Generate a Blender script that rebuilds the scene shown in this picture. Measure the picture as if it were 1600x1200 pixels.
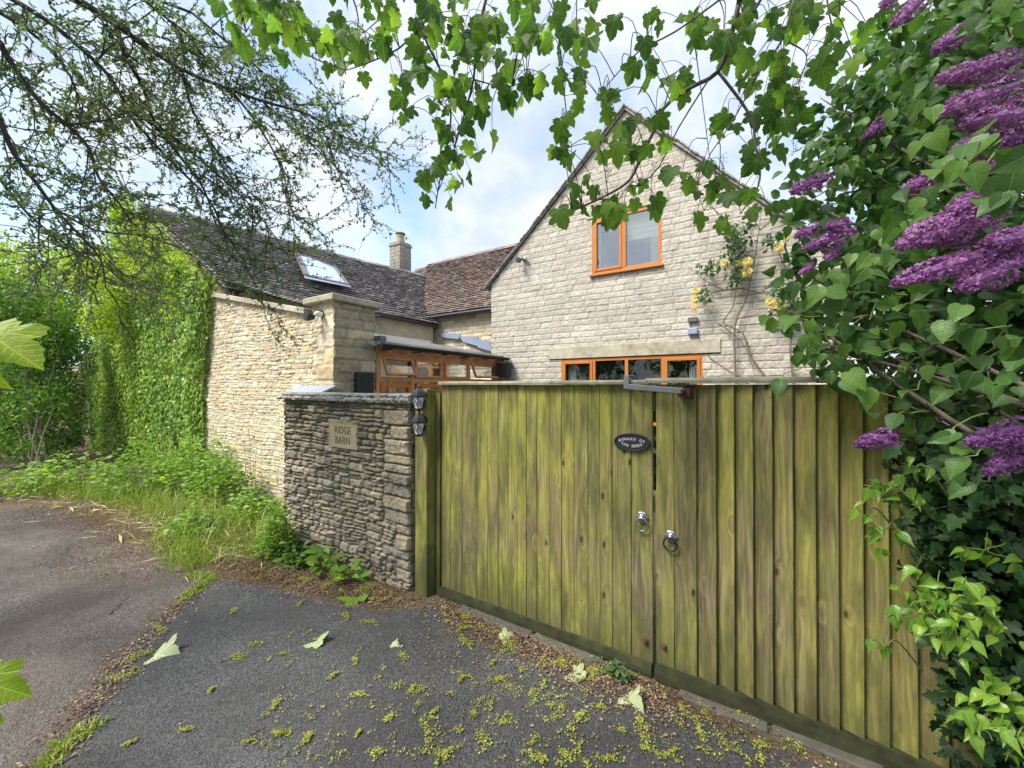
import bpy, math, random
import numpy as np
from mathutils import Vector
random.seed(7); RNG = np.random.default_rng(7)
for o in list(bpy.data.objects): bpy.data.objects.remove(o)
SC = bpy.context.scene; COL = SC.collection
R = math.radians
# ------------------------------------------------------------------ camera
FPX, YAW, PITCH, CAMH = 614.0, R(32.4), R(0.37), 1.70
cam_d = bpy.data.cameras.new('camera'); cam = bpy.data.objects.new('camera', cam_d); COL.objects.link(cam)
cam_d.sensor_fit = 'HORIZONTAL'; cam_d.sensor_width = 36; cam_d.lens = FPX / 1600 * 36
cam_d.clip_start = 0.03; cam_d.clip_end = 600
cam.location = (0, 0, CAMH); cam.rotation_euler = (R(90) + PITCH, 0, YAW)
SC.camera = cam
# ------------------------------------------------------------------ light
SUN_EL, SUN_AZ = R(54), (-0.42, -0.72)      # horizontal direction towards the sun
SKY_STR, SUN_STR, EXPO = 0.15, 3.2, 1.04
w = bpy.data.worlds.new('World'); SC.world = w; w.use_nodes = True
nt = w.node_tree; nt.nodes.clear()
SC.view_settings.view_transform = 'Standard'; SC.view_settings.look = 'None'
SC.view_settings.exposure = EXPO; SC.view_settings.gamma = 1

def nd(nt, typ, ins=None, **props):
    n = nt.nodes.new(typ)
    for k, v in props.items(): setattr(n, k, v)
    for k, v in (ins or {}).items():
        s = n.inputs[k]
        if isinstance(v, bpy.types.NodeSocket): nt.links.new(v, s)
        else: s.default_value = v
    return n
def c4(c): return (c[0], c[1], c[2], 1.0)
def ramp(nt, fac, stops):
    n = nd(nt, 'ShaderNodeValToRGB', {'Fac': fac}); e = n.color_ramp.elements
    while len(e) < len(stops): e.new(0.5)
    for q, (p, c) in zip(e, stops): q.position = p; q.color = c4(c) if len(c) == 3 else c
    return n.outputs['Color']
def mixc(nt, fac, a, b, mode='MIX'):
    n = nt.nodes.new('ShaderNodeMix'); n.data_type = 'RGBA'; n.blend_type = mode
    for s, v in ((n.inputs[0], fac), (n.inputs[6], a), (n.inputs[7], b)):
        if isinstance(v, bpy.types.NodeSocket): nt.links.new(v, s)
        elif isinstance(v, (int, float)): s.default_value = v
        else: s.default_value = c4(v)
    return n.outputs[2]
def mth(nt, op, a, b=0.0, c=0.0):
    n = nt.nodes.new('ShaderNodeMath'); n.operation = op
    for i, v in enumerate((a, b, c)):
        if isinstance(v, bpy.types.NodeSocket): nt.links.new(v, n.inputs[i])
        else: n.inputs[i].default_value = v
    return n.outputs[0]
def noise(nt, vec, scale, detail=4, rough=0.55, dist=0.0):
    n = nd(nt, 'ShaderNodeTexNoise', {'Scale': scale, 'Detail': detail, 'Roughness': rough, 'Distortion': dist})
    if vec is not None: nt.links.new(vec, n.inputs['Vector'])
    return n.outputs['Fac']
def mapping(nt, vec, scale=(1, 1, 1), loc=(0, 0, 0), rot=(0, 0, 0)):
    return nd(nt, 'ShaderNodeMapping', {'Vector': vec, 'Scale': scale, 'Location': loc, 'Rotation': rot}).outputs[0]

sky = nd(nt, 'ShaderNodeTexSky', sky_type='NISHITA', sun_disc=False, sun_elevation=SUN_EL,
         sun_rotation=math.atan2(SUN_AZ[0], SUN_AZ[1]), air_density=1.2, dust_density=0.6)
tcw = nd(nt, 'ShaderNodeTexCoord').outputs['Generated']
mv = mapping(nt, tcw, (1.0, 1.0, 1.9), loc=(0.35, 0.2, 0.1))
cl = noise(nt, mv, 2.1, 9, 0.55, 0.35)
cl2 = noise(nt, mapping(nt, tcw, (1, 1, 1.6), loc=(3, 1, 0)), 6.0, 8, 0.6, 0.3)
mask = ramp(nt, cl, [(0.36, (0, 0, 0)), (0.55, (1, 1, 1))])
ccol = ramp(nt, cl2, [(0.3, (2.3, 2.7, 3.4)), (0.62, (3.3, 3.5, 3.75))])
skc = mixc(nt, mask, sky.outputs[0], ccol)
bg = nd(nt, 'ShaderNodeBackground', {'Color': skc, 'Strength': SKY_STR})
nd(nt, 'ShaderNodeOutputWorld', {'Surface': bg.outputs[0]})
sun_d = bpy.data.lights.new('sun', 'SUN'); sun_d.energy = SUN_STR; sun_d.angle = R(24); sun_d.color = (1.0, 0.95, 0.86)
sun = bpy.data.objects.new('sun', sun_d); COL.objects.link(sun)
hv = Vector((SUN_AZ[0], SUN_AZ[1], 0)).normalized() * math.cos(SUN_EL); sv = Vector((hv.x, hv.y, math.sin(SUN_EL)))
sun.rotation_euler = sv.to_track_quat('Z', 'Y').to_euler(); sun.location = (0, 0, 20)

# ------------------------------------------------------------------ pixel rays (photo 1600x1200) to world points
FW = np.array([-math.sin(YAW) * math.cos(PITCH), math.cos(YAW) * math.cos(PITCH), math.sin(PITCH)])
RT = np.array([math.cos(YAW), math.sin(YAW), 0.0]); UP = np.cross(RT, FW)
C0 = np.array([0, 0, CAMH])
def ray(px, py): return FW + RT * (px - 800) / FPX + UP * (600 - py) / FPX
def P(px, py, t): return C0 + ray(px, py) * t
def oy(px, py, Y): d = ray(px, py); return C0 + d * (Y / d[1])
def ox(px, py, X): d = ray(px, py); return C0 + d * (X / d[0])
def oz(px, py, Z=0.0): d = ray(px, py); return C0 + d * ((Z - CAMH) / d[2])

# ------------------------------------------------------------------ objects
BASE = {}
def tag(o, label=None, cat=None, group=None, kind=None):
    if label: o['label'] = label
    if cat: o['category'] = cat
    if group: o['group'] = group
    if kind: o['kind'] = kind
    return o
def thing(name, loc, label, cat, group=None):
    o = bpy.data.objects.new(name, None); COL.objects.link(o); o.empty_display_size = 0.1
    o.location = loc; BASE[o.name] = np.array(loc, float)
    return tag(o, label, cat, group)
def mk(name, V, F, mat, parent=None, loc=None, smooth=False, col=None, matidx=None):
    """one mesh object; V in world coordinates; F list of faces or (n,k) int array"""
    V = np.asarray(V, dtype=np.float64).reshape(-1, 3)
    base = BASE[parent.name] if parent is not None else np.array(loc if loc is not None else (0, 0, 0), float)
    V = V - base
    me = bpy.data.meshes.new(name)
    if isinstance(F, np.ndarray):
        n, k = F.shape
        me.vertices.add(len(V)); me.vertices.foreach_set('co', V.ravel())
        me.loops.add(n * k); me.loops.foreach_set('vertex_index', F.ravel().astype(np.int32))
        me.polygons.add(n); me.polygons.foreach_set('loop_start', (np.arange(n) * k).astype(np.int32))
        me.polygons.foreach_set('loop_total', np.full(n, k, np.int32))
        me.update(calc_edges=True)
    else:
        me.from_pydata([tuple(v) for v in V], [], F); me.update()
    if smooth: me.polygons.foreach_set('use_smooth', np.ones(len(me.polygons), bool))
    if col is not None:
        a = me.color_attributes.new('Col', 'FLOAT_COLOR', 'POINT')
        c = np.ones((len(V), 4)); c[:, :3] = col; a.data.foreach_set('color', c.ravel())
    for m in (mat if isinstance(mat, (list, tuple)) else [mat]): me.materials.append(m)
    if matidx is not None: me.polygons.foreach_set('material_index', np.asarray(matidx, np.int32))
    o = bpy.data.objects.new(name, me); COL.objects.link(o)
    if parent is not None:
        o.parent = parent; BASE[o.name] = base
    else:
        o.location = base; BASE[o.name] = base
    return o
def bevel(o, wd=0.004, seg=2):
    m = o.modifiers.new('bevel', 'BEVEL'); m.width = wd; m.segments = seg; m.limit_method = 'ANGLE'; return o

class MB:
    def __init__(s): s.V = []; s.F = []
    def add(s, V, F):
        b = len(s.V); s.V += [tuple(v) for v in V]; s.F += [tuple(b + i for i in f) for f in F]; return s
    def box(s, x0, x1, y0, y1, z0, z1):
        return s.add([(x0,y0,z0),(x1,y0,z0),(x1,y1,z0),(x0,y1,z0),(x0,y0,z1),(x1,y0,z1),(x1,y1,z1),(x0,y1,z1)],
                     [(0,3,2,1),(4,5,6,7),(0,1,5,4),(1,2,6,5),(2,3,7,6),(3,0,4,7)])
    def obox(s, c, a, b, d):
        c, a, b, d = map(lambda q: np.array(q, float), (c, a, b, d))
        vs = [c + i * a + j * b + k * d for k in (-1, 1) for (i, j) in ((-1,-1),(1,-1),(1,1),(-1,1))]
        return s.add(vs, [(0,3,2,1),(4,5,6,7),(0,1,5,4),(1,2,6,5),(2,3,7,6),(3,0,4,7)])
    def prism(s, poly, d):          # poly: list of 3d points, extruded by vector d
        n = len(poly); p = [np.array(q, float) for q in poly]; d = np.array(d, float)
        return s.add(p + [q + d for q in p], [tuple(range(n))[::-1], tuple(range(n, 2 * n))] + [(i, (i + 1) % n, n + (i + 1) % n, n + i) for i in range(n)])
    def tube(s, pts, r, n=6, cap=True, closed=False):
        pts = [np.array(p, float) for p in pts]; m = len(pts)
        rr = r if hasattr(r, '__len__') else [r] * m
        if len(rr) != m: rr = np.interp(np.linspace(0, 1, m), np.linspace(0, 1, len(rr)), rr)
        V = []; ref = None
        for i, p in enumerate(pts):
            if closed: t = pts[(i + 1) % m] - pts[i - 1]
            else: t = pts[min(i + 1, m - 1)] - pts[max(i - 1, 0)]
            t = t / (np.linalg.norm(t) + 1e-9)
            if ref is None: ref = np.array([0, 0, 1.0]) if abs(t[2]) < 0.9 else np.array([1.0, 0, 0])
            a = np.cross(t, ref); a /= np.linalg.norm(a) + 1e-9; b = np.cross(a, t); ref = b
            for k in range(n):
                an = 2 * math.pi * k / n; V.append(p + rr[i] * (math.cos(an) * a + math.sin(an) * b))
        F = []
        for i in range(m if closed else m - 1):
            j = (i + 1) % m
            for k in range(n):
                F.append((i * n + k, i * n + (k + 1) % n, j * n + (k + 1) % n, j * n + k))
        if cap and not closed: F += [tuple(range(n))[::-1], tuple(range((m - 1) * n, m * n))]
        return s.add(V, F)
    def lathe(s, c, prof, n=12, axis='z', rot=0.0, sx=1.0):
        c = np.array(c, float); V = []
        for (r, h) in prof:
            for k in range(n):
                a = 2 * math.pi * k / n + rot
                if axis == 'z': V.append(c + (r * math.cos(a) * sx, r * math.sin(a), h))
                else: V.append(c + (r * math.cos(a) * sx, h, r * math.sin(a)))
        m = len(prof); F = [(i * n + k, i * n + (k + 1) % n, (i + 1) * n + (k + 1) % n, (i + 1) * n + k) for i in range(m - 1) for k in range(n)]
        F += [tuple(range(n))[::-1], tuple(range((m - 1) * n, m * n))]
        return s.add(V, F)
    def frame(s, x0, x1, z0, z1, wd, y0, y1):
        s.box(x0, x0 + wd, y0, y1, z0, z1); s.box(x1 - wd, x1, y0, y1, z0, z1)
        s.box(x0 + wd, x1 - wd, y0 + .001, y1, z1 - wd, z1); s.box(x0 + wd, x1 - wd, y0 + .001, y1, z0, z0 + wd); return s
    def frameX(s, y0, y1, z0, z1, wd, x0, x1):
        s.box(x0, x1, y0, y0 + wd, z0, z1); s.box(x0, x1, y1 - wd, y1, z0, z1)
        s.box(x0, x1 - .001, y0 + wd, y1 - wd, z1 - wd, z1); s.box(x0, x1 - .001, y0 + wd, y1 - wd, z0, z0 + wd); return s
    def mk(s, name, mat, parent=None, loc=None, smooth=False): return mk(name, s.V, s.F, mat, parent, loc, smooth)

# ------------------------------------------------------------------ numpy noise
_T = np.random.default_rng(3).random((256, 256))
def vn(x, y, seed=0):
    x = np.asarray(x, float) + seed * 17.31; y = np.asarray(y, float) + seed * 9.77
    xi = np.floor(x).astype(int); yi = np.floor(y).astype(int); fx = x - xi; fy = y - yi
    fx = fx * fx * (3 - 2 * fx); fy = fy * fy * (3 - 2 * fy)
    g = lambda a, b: _T[a & 255, b & 255]
    return (g(xi, yi) * (1 - fx) + g(xi + 1, yi) * fx) * (1 - fy) + (g(xi, yi + 1) * (1 - fx) + g(xi + 1, yi + 1) * fx) * fy
def fbm(x, y, seed=0, oct=4):
    r = 0; a = 0.5
    for k in range(oct): r = r + a * vn(x * 2 ** k, y * 2 ** k, seed + k * 5); a *= 0.5
    return r / (1 - 0.5 ** oct)
def sstep(x): x = np.clip(x, 0, 1); return x * x * (3 - 2 * x)
def hsh(i, k=0): return np.modf(np.abs(np.sin(i * 12.9898 + k * 78.233) * 43758.5453))[0]

# ------------------------------------------------------------------ materials
def newmat(name):
    m = bpy.data.materials.new(name); m.use_nodes = True; m.node_tree.nodes.clear(); return m, m.node_tree
def finish(nt, bsdf, disp=None):
    nd(nt, 'ShaderNodeOutputMaterial', {'Surface': bsdf})
def bump(nt, h, strength=0.3, dist=0.01):
    return nd(nt, 'ShaderNodeBump', {'Height': h, 'Strength': strength, 'Distance': dist}).outputs[0]
def princ(nt, col, rough=0.8, normal=None, metal=0.0, spec=0.3):
    n = nd(nt, 'ShaderNodeBsdfPrincipled', {'Roughness': rough, 'Metallic': metal, 'Specular IOR Level': spec})
    s = n.inputs['Base Color']
    if isinstance(col, bpy.types.NodeSocket): nt.links.new(col, s)
    else: s.default_value = c4(col)
    if normal is not None: nt.links.new(normal, n.inputs['Normal'])
    return n.outputs[0]
def mat_simple(name, c, rough=0.7, metal=0.0, var=0.25, sc=30, bs=0.2, spec=0.3, c2=None):
    m, nt = newmat(name); tc = nd(nt, 'ShaderNodeTexCoord').outputs['Object']
    f = noise(nt, tc, sc, 5); f2 = noise(nt, tc, sc * .13, 3)
    a = tuple(x * (1 - var) for x in c); b = tuple(min(1, x * (1 + var)) for x in (c2 or c))
    col = ramp(nt, mth(nt, 'MULTIPLY_ADD', f2, 0.5, mth(nt, 'MULTIPLY', f, 0.5)), [(0.32, a), (0.68, b)])
    finish(nt, princ(nt, col, rough, bump(nt, f, bs, 0.004), metal, spec)); return m
def mat_leaf(name, stops, trans=0.35, rough=0.45, spec=0.35, under=None, vein=None, spots=0.25):
    m, nt = newmat(name)
    rnd = nd(nt, 'ShaderNodeNewGeometry').outputs['Random Per Island']
    geo = nd(nt, 'ShaderNodeNewGeometry'); tc = nd(nt, 'ShaderNodeTexCoord').outputs['Object']
    big = noise(nt, tc, 1.3, 2)
    f = mth(nt, 'ADD', mth(nt, 'MULTIPLY', rnd, 0.6), mth(nt, 'MULTIPLY_ADD', big, 0.9, -0.25))
    col = ramp(nt, f, stops)
    fine = noise(nt, tc, 90, 2)
    col = mixc(nt, mth(nt, 'MULTIPLY', fine, 0.35), col, tuple(x * .6 for x in stops[0][1]))
    hgt = fine
    sp = ramp(nt, noise(nt, tc, 38, 4, .7), [(0.62, (0, 0, 0)), (0.68, (1, 1, 1))]); col = mixc(nt, mth(nt, 'MULTIPLY', sp, spots), col, (0.16, 0.12, 0.04))
    if under: col = mixc(nt, geo.outputs['Backfacing'], col, under)
    if vein:
        lc = nd(nt, 'ShaderNodeSeparateColor', {0: nd(nt, 'ShaderNodeVertexColor', layer_name='Col').outputs[0]})
        lx = mth(nt, 'ABSOLUTE', lc.outputs[0]); ly = lc.outputs[1]; ds = lx
        if vein == 'palm':
            for an in (R(34), R(74)): ds = mth(nt, 'MINIMUM', ds, mth(nt, 'ABSOLUTE', mth(nt, 'SUBTRACT', mth(nt, 'MULTIPLY', lx, math.cos(an)), mth(nt, 'MULTIPLY', ly, math.sin(an)))))
            sec = mth(nt, 'PINGPONG', mth(nt, 'SUBTRACT', ly, mth(nt, 'MULTIPLY', lx, 0.8)), 0.055)
        else: sec = mth(nt, 'PINGPONG', mth(nt, 'SUBTRACT', ly, mth(nt, 'MULTIPLY', lx, 0.75)), 0.075)
        v1 = ramp(nt, ds, [(0.008, (1, 1, 1)), (0.024, (0, 0, 0))]); v2 = ramp(nt, sec, [(0.0, (1, 1, 1)), (0.016, (0, 0, 0))])
        vv = mth(nt, 'MAXIMUM', v1, mth(nt, 'MULTIPLY', v2, 0.35)); col = mixc(nt, mth(nt, 'MULTIPLY', vv, 0.45), col, tuple(min(1, x * 1.9 + .03) for x in stops[1][1]))
        hgt = mth(nt, 'SUBTRACT', fine, mth(nt, 'MULTIPLY', vv, 1.2))
    p = nd(nt, 'ShaderNodeBsdfPrincipled', {'Base Color': col, 'Roughness': rough, 'Specular IOR Level': spec, 'Normal': bump(nt, hgt, 0.4, 0.003)}).outputs[0]
    tcol = mixc(nt, 0.5, col, mixc(nt, 1.0, col, (1.6, 1.9, 0.5), 'MULTIPLY'))
    t = nd(nt, 'ShaderNodeBsdfTranslucent', {'Color': tcol}).outputs[0]
    finish(nt, nd(nt, 'ShaderNodeMixShader', {0: trans, 1: p, 2: t}).outputs[0]); return m
def mat_stone(name, rough=0.92, lichen=0.35, lcol=(0.55, 0.53, 0.45), dark=(0.12, 0.10, 0.07), darkamt=0.4, sc=1.0, moss=0.0):
    m, nt = newmat(name); tc = nd(nt, 'ShaderNodeTexCoord').outputs['Object']
    col = nd(nt, 'ShaderNodeVertexColor', layer_name='Col').outputs[0]
    f = noise(nt, tc, 55 * sc, 5, 0.65); g = noise(nt, tc, 9 * sc, 5, 0.6); h = noise(nt, tc, 2.2, 3)
    v = ramp(nt, f, [(0.3, (0.62, 0.60, 0.57)), (0.7, (1.35, 1.33, 1.28))])
    col = mixc(nt, 1.0, col, v, 'MULTIPLY')
    lm = ramp(nt, mth(nt, 'ADD', mth(nt, 'MULTIPLY', g, 0.7), mth(nt, 'MULTIPLY', f, 0.3)), [(0.56, (0, 0, 0)), (0.64, (1, 1, 1))])
    col = mixc(nt, mth(nt, 'MULTIPLY', lm, lichen), col, lcol)
    dm = ramp(nt, mth(nt, 'ADD', mth(nt, 'MULTIPLY', h, 0.6), mth(nt, 'MULTIPLY', g, 0.4)), [(0.5, (0, 0, 0)), (0.68, (1, 1, 1))])
    col = mixc(nt, mth(nt, 'MULTIPLY', dm, darkamt), col, dark)
    if moss: col = mixc(nt, mth(nt, 'MULTIPLY', ramp(nt, noise(nt, tc, 5, 6, 0.7), [(0.5, (0, 0, 0)), (0.6, (1, 1, 1))]), moss), col, (0.13, 0.15, 0.04))
    finish(nt, princ(nt, col, rough, bump(nt, mth(nt, 'ADD', f, g), 0.5, 0.006), 0, 0.2)); return m
def mat_gatewood(name, algae=0.62, rail=False, horizontal=False, seed=0.0, brown=1.0):
    m, nt = newmat(name); tc = nd(nt, 'ShaderNodeTexCoord').outputs['Object']
    rnd = nd(nt, 'ShaderNodeNewGeometry').outputs['Random Per Island']
    off = nd(nt, 'ShaderNodeCombineXYZ', {'X': mth(nt, 'MULTIPLY', rnd, 31.0), 'Y': 0.0, 'Z': mth(nt, 'MULTIPLY', rnd, 57.0)}).outputs[0]
    p = nd(nt, 'ShaderNodeVectorMath', {0: tc, 1: off}, operation='ADD').outputs[0]
    if horizontal: p = mapping(nt, p, rot=(0, R(90), 0))
    kn = nd(nt, 'ShaderNodeTexVoronoi', {'Vector': mapping(nt, p, (9.5, 0.0, 3.6)), 'Scale': 1.0, 'Randomness': 1.0}, feature='F1')
    kd = kn.outputs['Distance']
    near = ramp(nt, kd, [(0.0, (1, 1, 1)), (0.33, (0, 0, 0))])
    wav = noise(nt, mapping(nt, p, (3, 3, .8)), 1.0, 2)
    gx = nd(nt, 'ShaderNodeSeparateXYZ', {0: p}).outputs[0]
    gc = mth(nt, 'ADD', mth(nt, 'MULTIPLY', gx, 55.0), mth(nt, 'ADD', mth(nt, 'MULTIPLY', wav, 9.0), mth(nt, 'MULTIPLY', near, 3.5)))
    gn = noise(nt, nd(nt, 'ShaderNodeCombineXYZ', {'X': gc, 'Z': mth(nt, 'MULTIPLY', nd(nt, 'ShaderNodeSeparateXYZ', {0: p}).outputs[2], 1.4)}).outputs[0], 1.0, 4, 0.6)
    fine = noise(nt, mapping(nt, p, (170, 170, 5)), 1.0, 4, 0.6)
    wood = ramp(nt, mth(nt, 'ADD', mth(nt, 'MULTIPLY', gn, 0.6), mth(nt, 'MULTIPLY', fine, 0.4)),
                [(0.32, (0.085 * brown, 0.068 * brown, 0.04 * brown)), (0.49, (0.20 * brown, 0.155 * brown, 0.09 * brown)), (0.64, (0.36 * brown, 0.31 * brown, 0.20 * brown))])
    tone = ramp(nt, rnd, [(0.0, (0.72, 0.72, 0.72)), (0.5, (1, 1, 0.98)), (1.0, (1.2, 1.12, 0.95))])
    wood = mixc(nt, 1.0, wood, tone, 'MULTIPLY')
    # algae: broad blotches stretched down the boards, different board to board
    a1 = noise(nt, mapping(nt, tc, (2.1, 1, 0.9), loc=(seed, 0, seed)), 1.0, 4, 0.6)
    a2 = noise(nt, mapping(nt, p, (11, 11, 2.6)), 1.0, 6, 0.68)
    af = mth(nt, 'ADD', mth(nt, 'MULTIPLY', a1, 0.5), mth(nt, 'ADD', mth(nt, 'MULTIPLY', a2, 0.45), mth(nt, 'MULTIPLY', rnd, 0.10)))
    am = ramp(nt, af, [(0.38, (0, 0, 0)), (0.60, (1, 1, 1))])
    acol = ramp(nt, mth(nt, 'ADD', mth(nt, 'MULTIPLY', gn, 0.28), mth(nt, 'ADD', mth(nt, 'MULTIPLY', a2, 0.32), mth(nt, 'MULTIPLY', noise(nt, mapping(nt, tc, (5, 5, 2.2)), 1.0, 5, .6), 0.4))), [(0.36, (0.10, 0.11, 0.025)), (0.5, (0.235, 0.235, 0.048)), (0.64, (0.43, 0.41, 0.10))])
    col = mixc(nt, mth(nt, 'MULTIPLY', am, algae * 1.3), wood, acol)
    # dark weather stain patches
    d1 = noise(nt, mapping(nt, p, (9, 9, 1.6), loc=(5, 0, 2)), 1.0, 5, 0.62)
    col = mixc(nt, mth(nt, 'MULTIPLY', ramp(nt, d1, [(0.49, (0, 0, 0)), (0.64, (1, 1, 1))]), 0.66), col, (0.065, 0.065, 0.032))
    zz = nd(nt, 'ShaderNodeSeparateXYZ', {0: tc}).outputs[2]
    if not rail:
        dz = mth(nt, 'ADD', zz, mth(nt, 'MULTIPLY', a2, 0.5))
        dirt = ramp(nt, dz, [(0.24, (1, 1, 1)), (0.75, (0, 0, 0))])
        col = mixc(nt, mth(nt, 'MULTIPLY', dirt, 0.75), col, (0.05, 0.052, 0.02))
    ksel = mth(nt, 'GREATER_THAN', nd(nt, 'ShaderNodeSeparateColor', {0: kn.outputs['Color']}).outputs[0], 0.36)
    km = mth(nt, 'MULTIPLY', ramp(nt, kd, [(0.055, (1, 1, 1)), (0.10, (0, 0, 0))]), ksel)
    kr = mth(nt, 'MULTIPLY', ramp(nt, kd, [(0.08, (1, 1, 1)), (0.2, (0, 0, 0))]), mth(nt, 'MULTIPLY', ksel, 0.45))
    col = mixc(nt, kr, col, (0.13, 0.095, 0.045)); col = mixc(nt, mth(nt, 'MULTIPLY', km, .85), col, (0.03, 0.022, 0.014))
    h = mth(nt, 'ADD', mth(nt, 'MULTIPLY', gn, 0.6), mth(nt, 'SUBTRACT', mth(nt, 'MULTIPLY', fine, 0.5), mth(nt, 'MULTIPLY', km, 0.8)))
    finish(nt, princ(nt, col, 0.85, bump(nt, h, 0.7, 0.005), 0, 0.2)); return m
def mat_tiles(name, stops, lichen=0.5, rust=0.3, lc=(0.62, 0.62, 0.6)):
    m, nt = newmat(name); tc = nd(nt, 'ShaderNodeTexCoord').outputs['Object']
    rnd = nd(nt, 'ShaderNodeNewGeometry').outputs['Random Per Island']
    f = noise(nt, tc, 14, 6, 0.7); b = noise(nt, tc, 1.2, 4)
    col = ramp(nt, mth(nt, 'ADD', mth(nt, 'MULTIPLY', rnd, 0.45), mth(nt, 'MULTIPLY_ADD', f, 0.5, .02)), stops)
    rm = ramp(nt, mth(nt, 'ADD', mth(nt, 'MULTIPLY', b, 0.6), mth(nt, 'MULTIPLY', noise(nt, tc, 6, 4, .7), 0.4)), [(0.5, (0, 0, 0)), (0.62, (1, 1, 1))])
    col = mixc(nt, mth(nt, 'MULTIPLY', rm, rust), col, (0.26, 0.115, 0.04))
    lm = ramp(nt, noise(nt, tc, 22, 3, 0.6), [(0.56, (0, 0, 0)), (0.63, (1, 1, 1))])
    col = mixc(nt, mth(nt, 'MULTIPLY', lm, lichen), col, lc)
    finish(nt, princ(nt, col, 0.85, bump(nt, f, 0.5, 0.01), 0, 0.25)); return m
def mat_bark(name, a, b):
    m, nt = newmat(name); tc = nd(nt, 'ShaderNodeTexCoord').outputs['Object']
    f = noise(nt, mapping(nt, tc, (40, 40, 14)), 1.0, 5, 0.7)
    finish(nt, princ(nt, ramp(nt, f, [(0.35, a), (0.65, b)]), 0.9, bump(nt, f, 0.6, 0.006), 0, 0.2)); return m
def mat_glass(name, refl=0.35, tint=(0.8, 0.85, 0.85)):
    m, nt = newmat(name); tc = nd(nt, 'ShaderNodeTexCoord').outputs['Object']
    n = bump(nt, noise(nt, tc, 3.5, 2), 0.06, 0.05)
    g = nd(nt, 'ShaderNodeBsdfGlossy', {'Roughness': 0.02, 'Normal': n, 'Color': (1, 1, 1, 1)}).outputs[0]
    t = nd(nt, 'ShaderNodeBsdfTransparent', {'Color': c4(tint)}).outputs[0]
    finish(nt, nd(nt, 'ShaderNodeMixShader', {0: refl, 1: t, 2: g}).outputs[0]); return m

M = {}
M['dry'] = mat_stone('dry_stone', lichen=0.28, lcol=(0.44, 0.42, 0.36), dark=(0.075, 0.065, 0.045), darkamt=0.5)
M['beige'] = mat_stone('cream_rubble', lichen=0.2, lcol=(0.62, 0.58, 0.48), dark=(0.34, 0.24, 0.12), darkamt=0.22)
M['gable'] = mat_stone('block_stone', lichen=0.2, lcol=(0.52, 0.50, 0.45), dark=(0.22, 0.19, 0.15), darkamt=0.32)
M['plain_stone'] = mat_simple('ashlar', (0.42, 0.37, 0.27), 0.9, var=0.3, sc=14, c2=(0.48, 0.44, 0.34))
M['plaque'] = mat_simple('plaque_stone', (0.42, 0.35, 0.22), 0.9, var=0.16, sc=22, bs=.15)
M['carve_shade'] = mat_simple('carved_letter_shade', (0.13, 0.105, 0.06), 0.95, var=0.3, sc=60)  # raised letters; dark colour stands in for shade inside carved strokes
M['slab'] = mat_simple('coping_slab', (0.21, 0.19, 0.16), 0.95, var=0.45, sc=18, bs=0.6, c2=(0.36, 0.34, 0.30))
M['chim'] = mat_simple('chimney_stone', (0.30, 0.28, 0.235), 0.95, var=0.4, sc=9, bs=.5)
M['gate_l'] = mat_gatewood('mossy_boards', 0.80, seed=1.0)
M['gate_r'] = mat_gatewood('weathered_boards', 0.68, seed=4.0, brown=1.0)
M['rail'] = mat_simple('weathered_rail', (0.20, 0.19, 0.14), .9, var=.4, sc=20, bs=.5, c2=(0.29, 0.28, 0.21))
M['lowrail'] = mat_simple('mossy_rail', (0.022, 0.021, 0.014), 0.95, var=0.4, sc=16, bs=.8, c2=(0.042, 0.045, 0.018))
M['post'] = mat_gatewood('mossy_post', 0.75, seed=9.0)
M['orange'] = mat_simple('orange_wood', (0.52, 0.19, 0.045), 0.45, var=0.14, sc=6, bs=.05)
M['brownwood'] = mat_simple('brown_wood', (0.60, 0.30, 0.14), 0.55, var=0.3, sc=8, bs=.1)
M['glass'] = mat_glass('window_glass', 0.28)
M['glass2'] = mat_glass('dark_glass', 0.05)
M['skyglass'] = mat_simple('skylight_glass', (.42, .52, .60), .08, var=.05, sc=1, bs=0.0, spec=.9)
M['dark'] = mat_simple('dark_room', (0.035, 0.035, 0.035), 0.9, sc=3)
M['blind'] = mat_simple('blind_cloth', (0.62, 0.62, 0.52), 0.9, var=.05)
M['curtain'] = mat_simple('curtain_cloth', (0.6, 0.6, 0.58), 0.9, var=.08)
M['black'] = mat_simple('black_metal', (0.022, 0.023, 0.026), 0.4, var=.2, spec=.5)
M['blackpl'] = mat_simple('black_plastic', (0.03, 0.032, 0.036), 0.5, var=.2, spec=.4)
M['frost'] = mat_simple('frosted_glass', (0.75, 0.76, 0.78), 0.3, var=.08)
M['steel'] = mat_simple('galvanised_steel', (0.20, 0.215, 0.225), 0.5, metal=0.35, var=.15, sc=25)
M['iron'] = mat_simple('worn_iron', (0.32, 0.32, 0.32), 0.4, metal=0.8, var=.5, sc=60)
M['rust'] = mat_simple('rusty_iron', (0.075, 0.04, 0.03), 0.9, var=.5, sc=40)
M['lead'] = mat_simple('blue_lead', (0.28, 0.33, 0.45), 0.55, var=.25, sc=6)
M['greyfr'] = mat_simple('grey_frame', (0.17, 0.17, 0.165), 0.5, var=.1)
M['letter'] = mat_simple('pale_letters', (0.5, 0.51, 0.52), 0.5, var=.3, sc=120)
M['tileA'] = mat_tiles('grey_stone_tiles', [(0.2, (0.17, 0.155, 0.155)), (0.5, (0.24, 0.22, 0.215)), (0.8, (0.33, 0.305, 0.295))], 0.9, 0.10)
M['tileB'] = mat_tiles('brown_lichen_tiles', [(0.2, (0.12, 0.085, 0.072)), (0.5, (0.18, 0.135, 0.115)), (0.8, (0.27, 0.22, 0.185))], 0.55, 0.34)
M['sheet'] = mat_simple('corrugated_sheet', (0.27, 0.25, 0.25), 0.45, var=.3, sc=8)
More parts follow.
